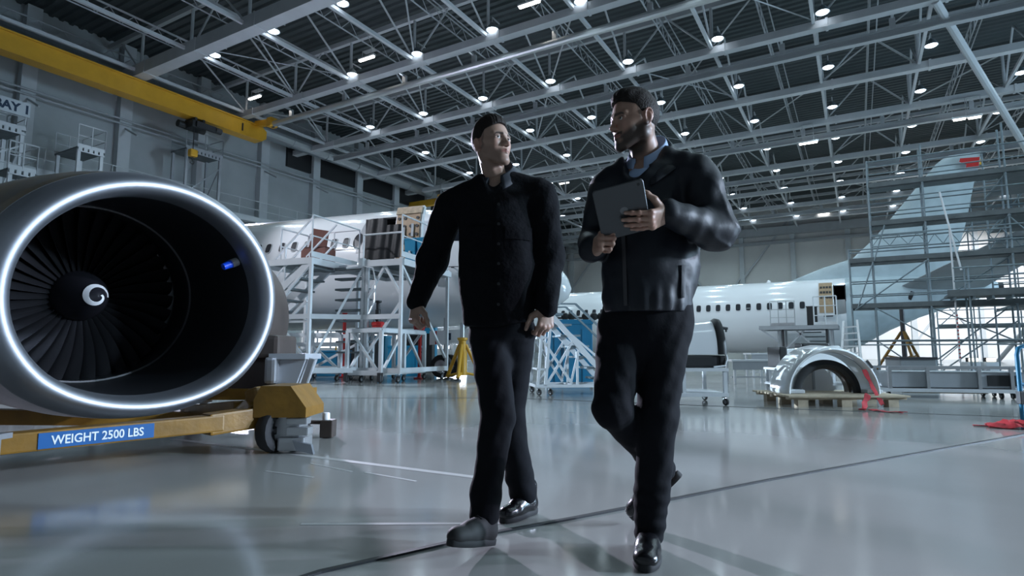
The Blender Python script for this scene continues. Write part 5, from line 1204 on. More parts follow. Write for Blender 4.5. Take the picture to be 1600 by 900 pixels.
# ---------------------------------------------------------------- implicit-surface modelling for the two men
class Field:
    def __init__(self, lo, hi, h):
        self.lo = np.array(lo, float); self.h = h
        self.n = np.ceil((np.array(hi, float) - self.lo) / h).astype(int) + 1
        self.ax = [self.lo[i] + h * np.arange(self.n[i]) for i in range(3)]
        self.d = np.full(self.n, 9.0, np.float32)
    def _sl(self, lo, hi):
        s = []
        for i in range(3):
            a = int(max(0, math.floor((lo[i] - self.lo[i]) / self.h))); b = int(min(self.n[i], math.ceil((hi[i] - self.lo[i]) / self.h) + 1))
            if a >= b: return None
            s.append(slice(a, b))
        return tuple(s)
    def pts(self, s):
        X, Y, Z = np.meshgrid(self.ax[0][s[0]], self.ax[1][s[1]], self.ax[2][s[2]], indexing='ij')
        return np.stack([X, Y, Z], -1)
    def put(self, f, lo, hi, k, mode):
        m = k + 3 * self.h; s = self._sl(np.array(lo) - m, np.array(hi) + m)
        if s is None: return
        q = f(self.pts(s)).astype(np.float32); d = self.d[s]
        if mode == 'add':
            h_ = np.clip(k - np.abs(d - q), 0, None) / k if k > 0 else 0
            self.d[s] = np.minimum(d, q) - h_ * h_ * k * .25
        elif mode == 'sub':
            q = -q; h_ = np.clip(k - np.abs(d - q), 0, None) / k if k > 0 else 0
            self.d[s] = np.maximum(d, q) + h_ * h_ * k * .25
    def cone(self, a, b, ra, rb=None, k=.01, mode='add', flat=None):
        a, b = np.array(a, float), np.array(b, float); rb = ra if rb is None else rb; ba = b - a; L2 = max(float(ba @ ba), 1e-12); c = (a + b) / 2
        def f(P):
            Q = P
            if flat is not None:
                n, s_ = nrm(flat[0]), flat[1]; Q = P + ((P - c) @ n)[..., None] * n * (1 / s_ - 1)
            v = Q - a; t = np.clip(v @ ba / L2, 0, 1); return np.linalg.norm(v - t[..., None] * ba, axis=-1) - (ra + (rb - ra) * t)
        R_ = max(ra, rb); self.put(f, np.minimum(a, b) - R_, np.maximum(a, b) + R_, k, mode); return self
    def chain(self, pts, rs, k=.01, mode='add', flat=None):
        for i in range(len(pts) - 1): self.cone(pts[i], pts[i + 1], rs[i], rs[i + 1], k, mode, flat)
        return self
    def ell(self, c, r, k=.01, mode='add', ax=None):
        c, r = np.array(c, float), np.array(r, float); A = np.eye(3) if ax is None else np.array(ax, float)
        def f(P):
            q = (P - c) @ A.T; k0 = np.linalg.norm(q / r, axis=-1); k1 = np.linalg.norm(q / (r * r), axis=-1); return np.where(k1 < 1e-9, -min(r), k0 * (k0 - 1) / np.maximum(k1, 1e-9))
        R_ = max(r) if ax is not None else r; self.put(f, c - R_, c + R_, k, mode); return self
    def cut(self, fn):
        s = tuple(slice(0, n) for n in self.n); self.d = np.maximum(self.d, fn(self.pts(s)).astype(np.float32)); return self
    def warp(self, fn):
        s = tuple(slice(0, n) for n in self.n); near = np.abs(self.d) < .05
        P = self.pts(s)[near]; self.d[near] += fn(P).astype(np.float32); return self
    def mesh(self):
        d = self.d; d[0] = d[-1] = 1; d[:, 0] = d[:, -1] = 1; d[:, :, 0] = d[:, :, -1] = 1
        s = (d < 0); c = np.zeros(np.array(d.shape) - 1, np.int8)
        for i in (0, 1):
            for j in (0, 1):
                for k in (0, 1): c += s[i:i + c.shape[0], j:j + c.shape[1], k:k + c.shape[2]]
        act = (c > 0) & (c < 8); idx = np.full(c.shape, -1, np.int64); cells = np.argwhere(act); idx[act] = np.arange(len(cells))
        acc = np.zeros((len(cells), 3)); cnt = np.zeros(len(cells))
        cor = [np.array(q) for q in ((0,0,0),(1,0,0),(0,1,0),(1,1,0),(0,0,1),(1,0,1),(0,1,1),(1,1,1))]
        for a in range(8):
            for b in range(a + 1, 8):
                if np.abs(cor[a] - cor[b]).sum() != 1: continue
                da = d[tuple((cells + cor[a]).T)].astype(float); db = d[tuple((cells + cor[b]).T)].astype(float); x = (da < 0) != (db < 0)
                t = np.where(x, da / np.where(np.abs(da - db) < 1e-12, 1, da - db), 0)
                acc += np.where(x[:, None], cor[a] + t[:, None] * (cor[b] - cor[a]), 0); cnt += x
        V = (cells + acc / cnt[:, None]) * self.h + self.lo; Fs = []
        for axn in range(3):
            sl0 = [slice(None)] * 3; sl1 = [slice(None)] * 3; sl0[axn] = slice(0, -1); sl1[axn] = slice(1, None)
            e = s[tuple(sl0)] != s[tuple(sl1)]; E = np.argwhere(e); o = [q for q in range(3) if q != axn]
            E = E[(E[:, o[0]] > 0) & (E[:, o[1]] > 0) & (E[:, o[0]] < c.shape[o[0]]) & (E[:, o[1]] < c.shape[o[1]])]
            ins = s[tuple(E.T)]; q = []
            for p0, p1 in ((-1, -1), (0, -1), (0, 0), (-1, 0)):
                m = E.copy(); m[:, o[0]] += p0; m[:, o[1]] += p1; q.append(idx[tuple(m.T)])
            q = np.stack(q, 1); fl = ins if axn != 1 else ~ins; q[~fl] = q[~fl][:, ::-1]; Fs.append(q)
        return V, np.concatenate(Fs)
def smooth_mesh(V, Q, it=2, w=.5):
    E = np.concatenate([Q[:, [0, 1]], Q[:, [1, 2]], Q[:, [2, 3]], Q[:, [3, 0]]])
    for _ in range(it):
        a = np.zeros_like(V); n = np.zeros(len(V)); np.add.at(a, E[:, 0], V[E[:, 1]]); np.add.at(n, E[:, 0], 1); np.add.at(a, E[:, 1], V[E[:, 0]]); np.add.at(n, E[:, 1], 1)
        V = V * (1 - w) + w * a / np.maximum(n, 1)[:, None]
    return V
def sdf_obj(name, V, Q, m, parent, space='cam', col=None):
    mb = MB(); mb.v = [tuple(p) for p in V]; mb.f = [tuple(int(i) for i in f) for f in Q]; mb.m = [0] * len(Q)
    o = mb.build(name, m, parent, space, True, 180, rec=False)
    if col is not None:
        at_ = o.data.color_attributes.new('tint', 'FLOAT_COLOR', 'POINT'); at_.data.foreach_set('color', np.concatenate([col, np.ones((len(col), 1))], 1).ravel().astype(np.float32))
    return o
def tint_mat(name, rough, bump, bs):
    m = mat(name, (.4, .25, .18), rough=rough, bump=bump * .3, bscale=bs); nt = m.node_tree; b = nt.nodes['Principled BSDF']
    a = nt.nodes.new('ShaderNodeVertexColor'); a.layer_name = 'tint'; nt.links.new(a.outputs['Color'], b.inputs['Base Color'])
    b.inputs['Subsurface Weight'].default_value = .08; b.inputs['Subsurface Radius'].default_value = (.012, .005, .003); return m
M['skin_tint'] = tint_mat('skin', .48, .12, 220)
sst = lambda a, b, x: (lambda t: t * t * (3 - 2 * t))(np.clip((x - a) / (b - a), 0, 1))

HL_Y = [-.15, -.075, -.05, -.040, -.034, -.006, -.003, .022, .028, .050, .064, .072, .11]; HL_Z = [-.085, -.080, -.066, -.03, .022, .026, -.020, -.016, .046, .056, .064, .074, .080]
# ---- head, in its own frame: x to the subject's right, y forward, z up
def head_field(neck_base, jawk=1.0, ear=0.0, nr=.050, h=.0022):
    F = Field((-.125, -.16, -.30), (.125, .145, .16), h)
    F.ell((0, -.012, .035), (.0735, .088, .086), .01).ell((0, .026, .002), (.058, .058, .083), .03)
    for s in (-1, 1):
        F.cone((s * .044 * jawk, .004, -.056), (s * .017 * jawk, .064, -.099), .022, .018, .022); F.cone((s * .056, -.008, -.008), (s * .048 * jawk, -.002, -.060), .016, .018, .02)
        F.ell((s * .034, .046, -.036), (.023, .026, .032), .02); F.cone((s * .040, .060, -.016), (s * .061, .020, -.006), .012, .012, .018)
    F.ell((0, .074, -.100), (.021, .018, .018), .014).ell((0, .066, -.064), (.030, .024, .026), .02)
    for s in (-1, 1): F.cone((s * .010, .082, .0185), (s * .044, .066, .019), .0118, .0102, .010)
    for s in (-1, 1): F.ell((s * .031, .092, .003), (.019, .0185, .012), .010, 'sub')
    F.cone((0, .081, .014), (0, .100, -.026), .0072, .0080, .012).ell((0, .1025, -.030), (.0090, .0100, .0088), .008)
    for s in (-1, 1): F.ell((s * .0098, .092, -.034), (.0062, .011, .0072), .007)
    for s in (-1, 1): F.ell((s * .0060, .099, -.0415), (.0034, .006, .0036), .003, 'sub')
    for s in (-1, 1):
        F.cone((0, 0.0915, -.0575), (s * .022, .080, -.0625), .0042, .003, .005); F.cone((0, .0890, -.0690), (s * .018, .081, -.0670), .0054, .003, .005)
    for s in (-1, 1): F.cone((0, .101, -.0632), (s * .022, .0885, -.0640), .0016, .0014, .002, 'sub')
    for s in (-1, 1):                                   # lids
        up = [(s * (.031 + .0150 * math.cos(a)), .0735 - .0055 * abs(math.cos(a)) + .004, 0.0026 + .0052 * math.sin(a)) for a in np.linspace(0, PI, 7)]
        lw = [(s * (.031 + .0150 * math.cos(a)), .0725 - .0050 * abs(math.cos(a)) + .003, .0022 - .0052 * math.sin(a)) for a in np.linspace(0, PI, 7)]
        F.chain(up, [.0042] * 7, .005); F.chain(lw, [.0030] * 7, .005)
        # ear
        A = np.array([[.94, .34 * s * 0 + .30, 0], [-.30, .94, 0.0], [0, 0, 1]]) if s > 0 else np.array([[.94, -.30, 0], [.30, .94, 0], [0, 0, 1]])
        F.ell((s * .075, -.014, -.002 + ear), (.0080, .0175, .0275), .008, 'add', A); F.ell((s * .0835, -.009, -.002 + ear), (.0060, .0095, .0165), .006, 'sub', A)
        hx = [(s * (.079 + .004 * math.sin(a)), -.0155 + .0165 * math.cos(a), .003 + ear + .0240 * math.sin(a)) for a in np.linspace(-.3 * PI + PI * .1, 1.25 * PI, 10)]
        F.chain(hx, [.0034] * 10, .004); F.ell((s * .075, -.003, -.026 + ear), (.005, .008, .009), .006)
    nb = np.array(neck_base, float)
    F.cone((0, -.026, -.055), nb, nr, nr + .007, .03)
    for s in (-1, 1): F.cone((s * .056, -.024, -.045), nb + np.array([s * .016, .05, 0]), .011, .011, .018)
    F.ell(nb * .55 + np.array([0, .030, -.04]), (.012, .016, .02), .02)
    return F
def hair_field(vol=0.0, ear=0.0, quiff=True, h=.0025):
    F = Field((-.12, -.17, -.10), (.12, .14, .19), h)
    F.ell((0, -.016, .038), (.0768, .0925, .0900), .005)
    if quiff: F.ell((0, .008, .084), (.056, .074, .044 + vol), .03).ell((0, .044, .090), (.046, .030, .020 + vol), .025)
    else: F.ell((0, .006, .085), (.060, .072, .050 + vol), .03)
    F.ell((0, .112, .000), (.078, .052, .088), .004, 'sub')
    F.warp(lambda P: (.0009 * np.sin(P[..., 0] * 300 + 60 * P[..., 1]) + .0007 * np.sin(P[..., 0] * 520 - P[..., 1] * 110)) * sst(.05, .10, P[..., 2]))
    F.cut(lambda P: (np.interp(P[..., 1], HL_Y, HL_Z) + ear * sst(.03, .0, P[..., 1]) * sst(-.08, -.05, P[..., 1]) - P[..., 2]) * .55)
    return F
def head_tint(V, skin, beard, brow=.85, ear=0.0):
    x, y, z = V.T; ax_ = np.abs(x); col = np.tile(np.array(skin), (len(V), 1))
    def mix(c, a):
        nonlocal col; a = np.clip(a, 0, 1)[:, None]; col = col * (1 - a) + np.array(c) * a
    mix((.50, .24, .19), .35 * sst(.02, .0, np.abs(ax_ - .042)) * sst(.045, .0, np.abs(z + .03)) * (y > .03)); mix((.46, .20, .16), .4 * sst(.016, 0, np.hypot(x, np.hypot(y - .112, z + .032))))
    mix((.48, .22, .17), .4 * (ax_ > .072) * (np.abs(y + .014) < .03))
    jl = -.010 - .30 * np.clip(y, -.02, .045) - .75 * np.clip(y - .045, 0, .05); m1 = sst(-.004, .022, jl - z) * sst(-.155, -.118, z) * sst(-.035, -.004, y)
    m2 = sst(.034, .026, ax_) * sst(-.0445, -.049, z) * sst(-.064, -.058, z) * (y > .06); m3 = (ax_ < .07) * sst(.02, .0, np.abs(y - .006)) * sst(.03, -.005, z) * sst(-.06, -.02, z)
    chk = 1 - .75 * sst(.016, .0, np.hypot(ax_ - .018, z + .082)) * (y > .075)
    mix((.022, .016, .013), beard * np.maximum.reduce([m1 * chk, m2, m3 * .9]))
    hl = np.interp(y, HL_Y, HL_Z) + ear * sst(.03, .0, y) * sst(-.08, -.05, y); fm = np.sqrt((x / .078) ** 2 + ((y - .112) / .052) ** 2 + (z / .088) ** 2)
    mix((.024, .018, .015), .45 * sst(-.011, .004, z - hl) * sst(.93, 1.03, fm) * (1 - .8 * ((ax_ > .071) * (np.abs(y + .014) < .024))))
    lip = sst(.0255, .020, ax_) * sst(.0085, .005, np.abs(z + .0630 + .0 * x)) * (y > .078); mix((.33, .13, .105), .85 * lip); mix((.06, .02, .02), .9 * lip * sst(.0018, .0006, np.abs(z + .0634)))
    bz = .0175 + .0022 * np.sin(np.clip((ax_ - .012) / .036, 0, 1) * PI) - .004 * sst(.038, .052, ax_); mix((.018, .012, .01), brow * sst(.0058, .0034, np.abs(z - bz)) * sst(.009, .013, ax_) * sst(.052, .045, ax_) * (y > .04))
    mix((.03, .018, .014), .8 * sst(.0022, .0008, np.abs(np.hypot((ax_ - .031) / 2.0, (z - .0024)) - .0072)) * (z > .003) * (y > .05) * (ax_ < .05))
    mix((.04, .015, .012), .8 * sst(.006, .003, np.hypot(ax_ - .0060, z + .0415)) * (y > .085) * (z < -.0385))
    return col
def head_axes(a, tilt=0.0, roll=0.0):
    yh = np.array([math.sin(a) * math.cos(tilt), -math.cos(a) * math.cos(tilt), math.sin(tilt)]); up = np.array([math.sin(roll), 0, math.cos(roll)])
    xh = nrm(np.cross(yh, up)); zh = np.cross(xh, yh); return np.stack([xh, yh, zh])     # rows

# ---- hands, in cam frame from a basis
def hand_field(Wp, fdir, dorsal, side, curl, thumb, spread=.05, h=.002, forearm=None, sc=1.0):
    """side +1: thumb lies along fdir x dorsal; curl four (mcp, pip, dip) radians; thumb three unit steps in the (thumb-side, finger, dorsal) frame"""
    y = nrm(fdir); z = np.array(dorsal, float); z = nrm(z - y * (z @ y)); x = np.cross(y, z) * side; B = np.stack([x, y, z]); T = lambda p: np.array(Wp) + (np.array(p, float) * sc) @ B
    allp = []; mcp = [(.027, .086, .000), (.008, .091, .003), (-.0115, .087, .002), (-.0295, .077, -.002)]; ln = [(.043, .026, .021), (.047, .030, .022), (.043, .028, .021), (.034, .021, .019)]
    chains = []
    for f in range(4):
        p = np.array(mcp[f]); ang = 0; pts = [p]; sp = (1.5 - f) * spread
        for k in range(3):
            ang += curl[f][k]; p = p + ln[f][k] * np.array([math.sin(sp) * math.cos(ang), math.cos(sp) * math.cos(ang), -math.sin(ang)]); pts.append(p)
        chains.append([T(q) for q in pts])
    tp = [np.array([.024, .022, -.010])]
    for d_, l in zip(thumb, (.044, .034, .027)): tp.append(tp[-1] + nrm(d_) * l)
    tc = [T(q) for q in tp]
    P = np.array(sum(chains, []) + tc + [T((0, 0, 0)), T((0, -.07, 0))]); F = Field(P.min(0) - .035, P.max(0) + .035, h)
    zf = B[2]
    F.cone(T((0, -.030, 0)), T((0, 0, 0)), .0285 * sc, .0275 * sc, .012, flat=(zf, .80))
    for f in range(4): F.cone(T((.012 - .009 * f, .006, 0)), chains[f][0], .019 * sc, .0118 * sc, .014, flat=(zf, .82))
    F.cone(T((-.018, .02, -.008)), T((-.026, .065, -.006)), .016 * sc, .012 * sc, .014)
    F.cone(tc[0], tc[1], .0175 * sc, .0135 * sc, .014)
    for f in range(4):
        r = (.0098, .0090, .0080, .0068) if f < 3 else (.0088, .0079, .0070, .0060); F.chain(chains[f], [q * sc for q in r], .0035)
        for q in (1, 2): F.ell(chains[f][q] + B[2] * .0008, (r[q] * 1.06 * sc,) * 3, .004)
        F.ell(chains[f][0] + B[2] * .002, (.0105 * sc,) * 3, .008)
    F.chain(tc[1:], [.0118 * sc, .0105 * sc, .0085 * sc], .006)
    return F, chains, tc, B
def hand_tint(V, skin, chains, tc, B):
    col = np.tile(np.array(skin), (len(V), 1))
    for ch in chains:
        for q in ch[:3]: a = sst(.016, .004, np.linalg.norm(V - q - B[2] * .007, axis=1))[:, None] * .35; col = col * (1 - a) + np.array((.46, .22, .17)) * a
    for ch in chains + [tc]:
        d_ = nrm(ch[-1] - ch[-2]); nn_ = nrm(np.cross(np.cross(d_, B[2]), d_)); a = (sst(.0062, .0048, np.linalg.norm(V - ch[-1] - nn_ * .007 - d_ * .001, axis=1)))[:, None] * .6; col = col * (1 - a) + np.array((.52, .33, .27)) * a
    return col
def fabric(P, amp, seed=0.0, fr=1.0):
    x, y, z = P[:, 0] * fr, P[:, 1] * fr, P[:, 2] * fr
    return amp * (np.sin(z * 38 + 9 * np.sin(x * 11 + seed) + 5 * y) * .5 + np.sin(x * 26 - z * 21 + 6 * np.sin(z * 9 + seed * 2)) * .35 + np.sin(z * 71 + x * 33 + seed * 5 + 4 * np.sin(y * 17)) * .25)

def make_shoe(parent, heel, toe, mt, lace=True, up=(0, 0, 1), wd=1.0, boot=False):
    """heel and toe are the sole's end points in the cam frame"""
    heel, toe = np.array(heel, float), np.array(toe, float); y = nrm(toe - heel); L = np.linalg.norm(toe - heel); s = L / .30; x = nrm(np.cross(y, up)); z = np.cross(x, y); B = np.stack([x, y, z]); T = lambda V: heel + (np.asarray(V, float) * [wd * min(s, 1.05), s, 1]) @ B
    F = Field((-.075, -.03, -.01), (.075, .335, .20), .0032)
    F.cone((0, .042, .046), (0, .17, .040), .037, .042, .02).ell((0, .225, .036), (.047, .072, .036), .03).cone((0, .06, .06), (0, .055, .125 if boot else .10), .040, .041, .025).cone((0, .09, .085), (0, .18, .05), .034, .034, .03)
    F.ell((0, .268, .032), (.038, .034, .027), .02); F.cut(lambda P: .018 - P[..., 2])
    V, Q = F.mesh(); V = smooth_mesh(V, Q, 2); o = sdf_obj('shoe', T(V), Q, mt, parent)
    poly = []
    for q in range(36):
        a = 2 * PI * q / 36; yy = .152 + .152 * math.sin(a); w = .036 + .014 * sst(.08, .22, yy) - .010 * sst(.25, .31, yy); cx = math.cos(a); poly.append((w * np.sign(cx) * abs(cx) ** .55, yy))
    mb = MB(); r0 = [T((a * .97, b, .0)) for a, b in poly]; r1 = [T((a * 1.05, b, .008)) for a, b in poly]; r2 = [T((a * 1.05, b, .020)) for a, b in poly]; r3 = [T((a * .95, b, .024)) for a, b in poly]
    mb.loft([r0, r1, r2, r3]); mb.build('sole', 'rubber', o, 'cam', True, 50)
    if lace:
        mb = MB()
        for q in range(4):
            yy = .115 + .024 * q; zz = .122 - .017 * q; mb.path([T((-.024, yy, zz - .010)), T((0, yy + .004, zz + .001)), T((.024, yy, zz - .010))], .0028, 6)
        mb.build('laces', 'black', o, 'cam', True)
    return o
def front_pt(V, X, Z, tol=.012):
    m = (np.abs(V[:, 0] - X) < tol) & (np.abs(V[:, 2] - Z) < tol)
    return V[m][:, 1].min() if m.any() else V[:, 1].min()
def collar(parent, name, c, fd, r0, r1, zb, zf, drop, tip, gap, m, n=32, spread=.0, side=0.0):
    """folded collar around neck centre c: top edge at zb behind and zf in front, falling to r1; side lifts the edge on +X"""
    f = nrm(fd); sd = np.array([-f[1], f[0], 0]); g = []
    for q in range(n + 1):
        t = gap + (2 * PI - 2 * gap) * q / n; dr = f * math.cos(t) + sd * math.sin(t); e = abs(q / n - .5) * 2; fall = drop + tip * e ** 3
        zt_ = zb + (zf - zb) * (math.cos(t) + 1) / 2 + side * dr[0]; row = []
        for k, (rr, dz) in enumerate(((r0 * .99, -.034), (r0 * 1.0, 0.0), (r0 * 1.035, .006), (r0 * 1.09, .0), (r0 + (r1 - r0) * .55, -fall * .5), (r1, -fall))):
            rad = rr + (spread * e ** 2 if k > 3 else 0); row.append(c + dr * rad + np.array([0, 0, zt_ + dz]))
        g.append(row)
    return MB().sheet(g, .0035).build(name, m, parent, 'cam', True, 180)

def make_man(lab, P):
    """P holds the pose (cam-frame joints) and the clothing fields"""
    loc = c2w((*P['root'], 0)); B = head_axes(P['face'], P.get('tilt', 0), P.get('roll', 0)); C = np.array(P['head']); sc = P['hsc']
    nbw = np.array(P['neck']); nb = B @ (nbw - C) / sc
    F = head_field(nb, P['jaw'], P.get('ear', 0), P.get('nr', .05)); V, Q = F.mesh(); V = smooth_mesh(V, Q, 1, .4); col = head_tint(V, P['skin'], P['beard'], .85, P.get('ear', 0)); Vs = [C + (V * sc) @ B]; Qs = [Q]; Cs = [col]; off = len(V)
    for hd in P['hands']:
        F, ch, tc, HB = hand_field(**hd); v, q = F.mesh(); v = smooth_mesh(v, q, 1, .35); Vs.append(v); Qs.append(q + off); Cs.append(hand_tint(v, P['skin'], ch, tc, HB)); off += len(v)
    lo, hi = P['bounds']; F = Field(lo, hi, .012)
    for a, b, ra, rb in P['inner']: F.cone(a, b, ra, rb, .03)
    v, q = F.mesh(); Vs.append(v); Qs.append(q + off); Cs.append(np.tile(np.array(P['skin']), (len(v), 1)))
    body = sdf_obj('person', np.concatenate(Vs), np.concatenate(Qs), 'skin_tint', None, 'cam', np.concatenate(Cs))
    inv = np.array([[RX, RY], [-RY, RX]]); co = np.concatenate(Vs)               # origin at the feet, turned with the camera frame
    co = co - np.array([P['root'][0], P['root'][1], 0]); body.data.vertices.foreach_set('co', co.ravel().astype(np.float32)); body.data.update()
    body.location = [float(q) for q in loc]; body.rotation_euler = (0, 0, YAW); tag(body, lab, 'person')
    F = hair_field(P['hairvol'], P.get('ear', 0), P.get('quiff', True)); V, Q = F.mesh(); V = smooth_mesh(V, Q, 1, .4); sdf_obj('hair', C + (V * sc) @ B, Q, 'hair', body)
    gz = P.get('gaze', 0.0)
    for s in (-1, 1):
        ec = np.array([s * .031, .0700, .0030]); mb = MB(); rows = []
        for i in range(13):
            a = PI * i / 12; rows.append([C + ((ec + np.array([math.sin(a) * math.cos(t), math.cos(a), math.sin(a) * math.sin(t)]) * .0122) * sc) @ B for t in np.linspace(0, 2 * PI, 17)[:-1]])
        mb.loft(rows, caps=False); e = mb.build('eye', 'eye_white', body, 'cam', True, 180)
        dirv = nrm((gz * -1, 1, 0)); u_ = nrm(np.cross(dirv, (0, 0, 1))); w_ = np.cross(u_, dirv); mb = MB()
        mb.loft([[C + ((ec + (dirv * math.cos(a) + (u_ * math.cos(t) + w_ * math.sin(t)) * math.sin(a)) * .0126) * sc) @ B for t in np.linspace(0, 2 * PI, 15)[:-1]] for a in (.02, .25, .48)], caps=True); mb.build('iris', 'iris', e, 'cam', True, 180)
    return body

# ================================================================ the first man: dark shirt jacket, looking to the picture's right
zc = lambda p: float(p[2])
Lc = dict(
    root=J(790, 800, 2.58)[:2], face=math.radians(44), head=J(768.5, 226, 2.565), hsc=.97, neck=J(776, 292, 2.60), jaw=.98, skin=(.36, .235, .178), beard=.22, hairvol=.006, quiff=False, ear=-.014, nr=.047, gaze=-.25, tilt=.10, roll=-.02,
    bounds=(J(600, 250, 2.9) * 0 + np.array([-.62, 2.2, -.02]), np.array([.40, 3.0, 1.62])),
    inner=[(J(777, 300, 2.59), J(777, 420, 2.58), .075, .11), (J(777, 420, 2.58), J(782, 500, 2.58), .09, .07), (J(708, 322, 2.63), J(846, 306, 2.56), .045, .045), (J(703, 325, 2.63), J(676, 402, 2.68), .04, .036), (J(676, 402, 2.68), J(652, 470, 2.60), .036, .028),
           (J(849, 312, 2.55), J(858, 398, 2.60), .04, .036), (J(858, 398, 2.60), J(853, 476, 2.52), .036, .028), (J(764, 525, 2.57), J(779, 650, 2.44), .06, .045), (J(779, 650, 2.44), J(757, 805, 2.40), .045, .035), (J(806, 525, 2.58), J(795, 650, 2.67), .06, .045), (J(795, 650, 2.67), J(815, 775, 2.82), .045, .035)],
    hands=[dict(Wp=J(651, 474, 2.60), fdir=(-.12, -.25, -.95), dorsal=(-.80, -.55, .15), side=-1, curl=[(.95, 1.3, .7), (1.1, 1.4, .8), (1.15, 1.45, .8), (1.2, 1.45, .8)], thumb=[(.55, .75, -.45), (.05, .85, -.55), (-.3, .75, -.6)], spread=.04, sc=.92),
           dict(Wp=J(854, 480, 2.51), fdir=(-.10, -.15, -.98), dorsal=(.45, -.88, .1), side=1, curl=[(.7, 1.15, .6), (.9, 1.25, .7), (1.0, 1.3, .7), (1.1, 1.3, .7)], thumb=[(.75, .6, -.25), (.30, .9, -.3), (.1, .95, -.3)], spread=.07, sc=.97)])
MANL = make_man('clean-shaven man in a plain black shirt jacket walking and looking towards the bearded man', Lc)
F = Field((-.66, 2.25, .55), (.42, 2.95, 1.66), .0065)
fy = ((0, 1, 0), .70)
F.cone(J(777, 338, 2.585), J(777, 430, 2.575), .172, .165, .03, flat=fy).cone(J(777, 430, 2.575), J(779, 508, 2.56), .165, .154, .03, flat=((0, 1, 0), .74))
F.cone(J(708, 322, 2.63), J(846, 305, 2.555), .058, .060, .06).cone(J(752, 287, 2.60), J(712, 314, 2.625), .040, .052, .05).cone(J(800, 282, 2.575), J(842, 299, 2.555), .040, .052, .05).ell(J(777, 300, 2.59), (.085, .075, .06), .05)
F.chain([J(702, 326, 2.63), J(677, 402, 2.68), J(652, 472, 2.60)], [.069, .066, .046], .02).ell(J(676, 408, 2.68), (.066, .066, .07), .03)
F.chain([J(849, 314, 2.555), J(858, 398, 2.60), J(854, 480, 2.51)], [.066, .065, .048], .02).ell(J(858, 405, 2.6), (.066, .066, .07), .03)
F.cone(J(777, 262, 2.58), J(769, 289, 2.47), .064, .020, .01, 'sub')
F.warp(lambda P: fabric(P, .0032, 1.3))
zh = zc(J(779, 506, 2.45)); F.cut(lambda P: np.where(np.abs(P[..., 0] - J(779, 506, 2.56)[0]) < .215, zh + .012 * np.sin(P[..., 0] * 14) - P[..., 2], -1))
V, Q = F.mesh(); V = smooth_mesh(V, Q, 1, .5); JL = V; jk = sdf_obj('jacket', V, Q, 'jacket_cotton', MANL)
collar(jk, 'collar', J(777, 290, 2.585) * [1, 1, 0], (-.15, -1, 0), .066, .100, zc(J(777, 257, 2.66)), zc(J(770, 277, 2.51)), .040, .030, .38, 'collar_grey', spread=.010, side=.012)
# placket, buttons, chest pockets
def surf_strip(V, pts, w, off, m, name, parent):
    g = []
    for (X, Z) in pts: g.append([(X - w / 2, front_pt(V, X - w / 2, Z) - off, Z), (X, front_pt(V, X, Z) - off - .001, Z), (X + w / 2, front_pt(V, X + w / 2, Z) - off, Z)])
    G = np.array(g); 
    for _ in range(2): G[1:-1, :, 1] = (G[:-2, :, 1] + G[1:-1, :, 1] * 2 + G[2:, :, 1]) / 4
    return MB().sheet(G, -.003).build(name, m, parent, 'cam', True)
cx = J(779, 400, 2.45); zs_ = np.linspace(zc(J(779, 312, 2.46)), zh + .02, 26)
surf_strip(JL, [(J(779, 400, 2.45)[0], z) for z in zs_], .034, .003, 'jacket_cotton', 'placket', jk)
for z in np.linspace(zs_[0] - .02, zs_[-1] + .06, 6): p = (cx[0], front_pt(JL, cx[0], z) - .006, z); MB().tube(p, (p[0], p[1] - .003, p[2]), .0065, n=12).build('button', 'black', jk, 'cam', True)
for X in (cx[0] - .085, cx[0] + .085):
    z0 = zc(J(779, 352, 2.45)); surf_strip(JL, [(X, z) for z in np.linspace(z0, z0 - .055, 7)], .115, .003, 'jacket_cotton', 'pocket_flap', jk)
F = Field((-.45, 2.2, -.01), (.32, 3.0, .98), .007)
F.cone(J(763, 512, 2.575), J(805, 512, 2.575), .080, .080, .04).cone(J(784, 480, 2.57), J(784, 515, 2.57), .125, .128, .03, flat=((0, 1, 0), .75))
F.chain([J(764, 525, 2.57), J(778, 650, 2.43), J(759, 770, 2.39), J(757, 803, 2.38)], [.086, .069, .058, .060], .02)
F.chain([J(806, 525, 2.58), J(795, 650, 2.67), J(812, 745, 2.80), J(817, 768, 2.83)], [.086, .069, .062, .066], .02)
F.warp(lambda P: fabric(P, .0030, 4.1, 1.1))
V, Q = F.mesh(); sdf_obj('trousers', smooth_mesh(V, Q, 1, .5), Q, 'trousers', MANL)
h_, t_ = J(771, 853, 2.40), J(702, 842, 2.20); h_[2] = .006; t_[2] = .062; make_shoe(MANL, h_, t_, 'suede', True, boot=True)
h_, t_ = J(838, 800, 2.88), J(784, 812, 2.70); h_[2] = t_[2] = .003; make_shoe(MANL, h_, t_, 'leather', True, boot=True)

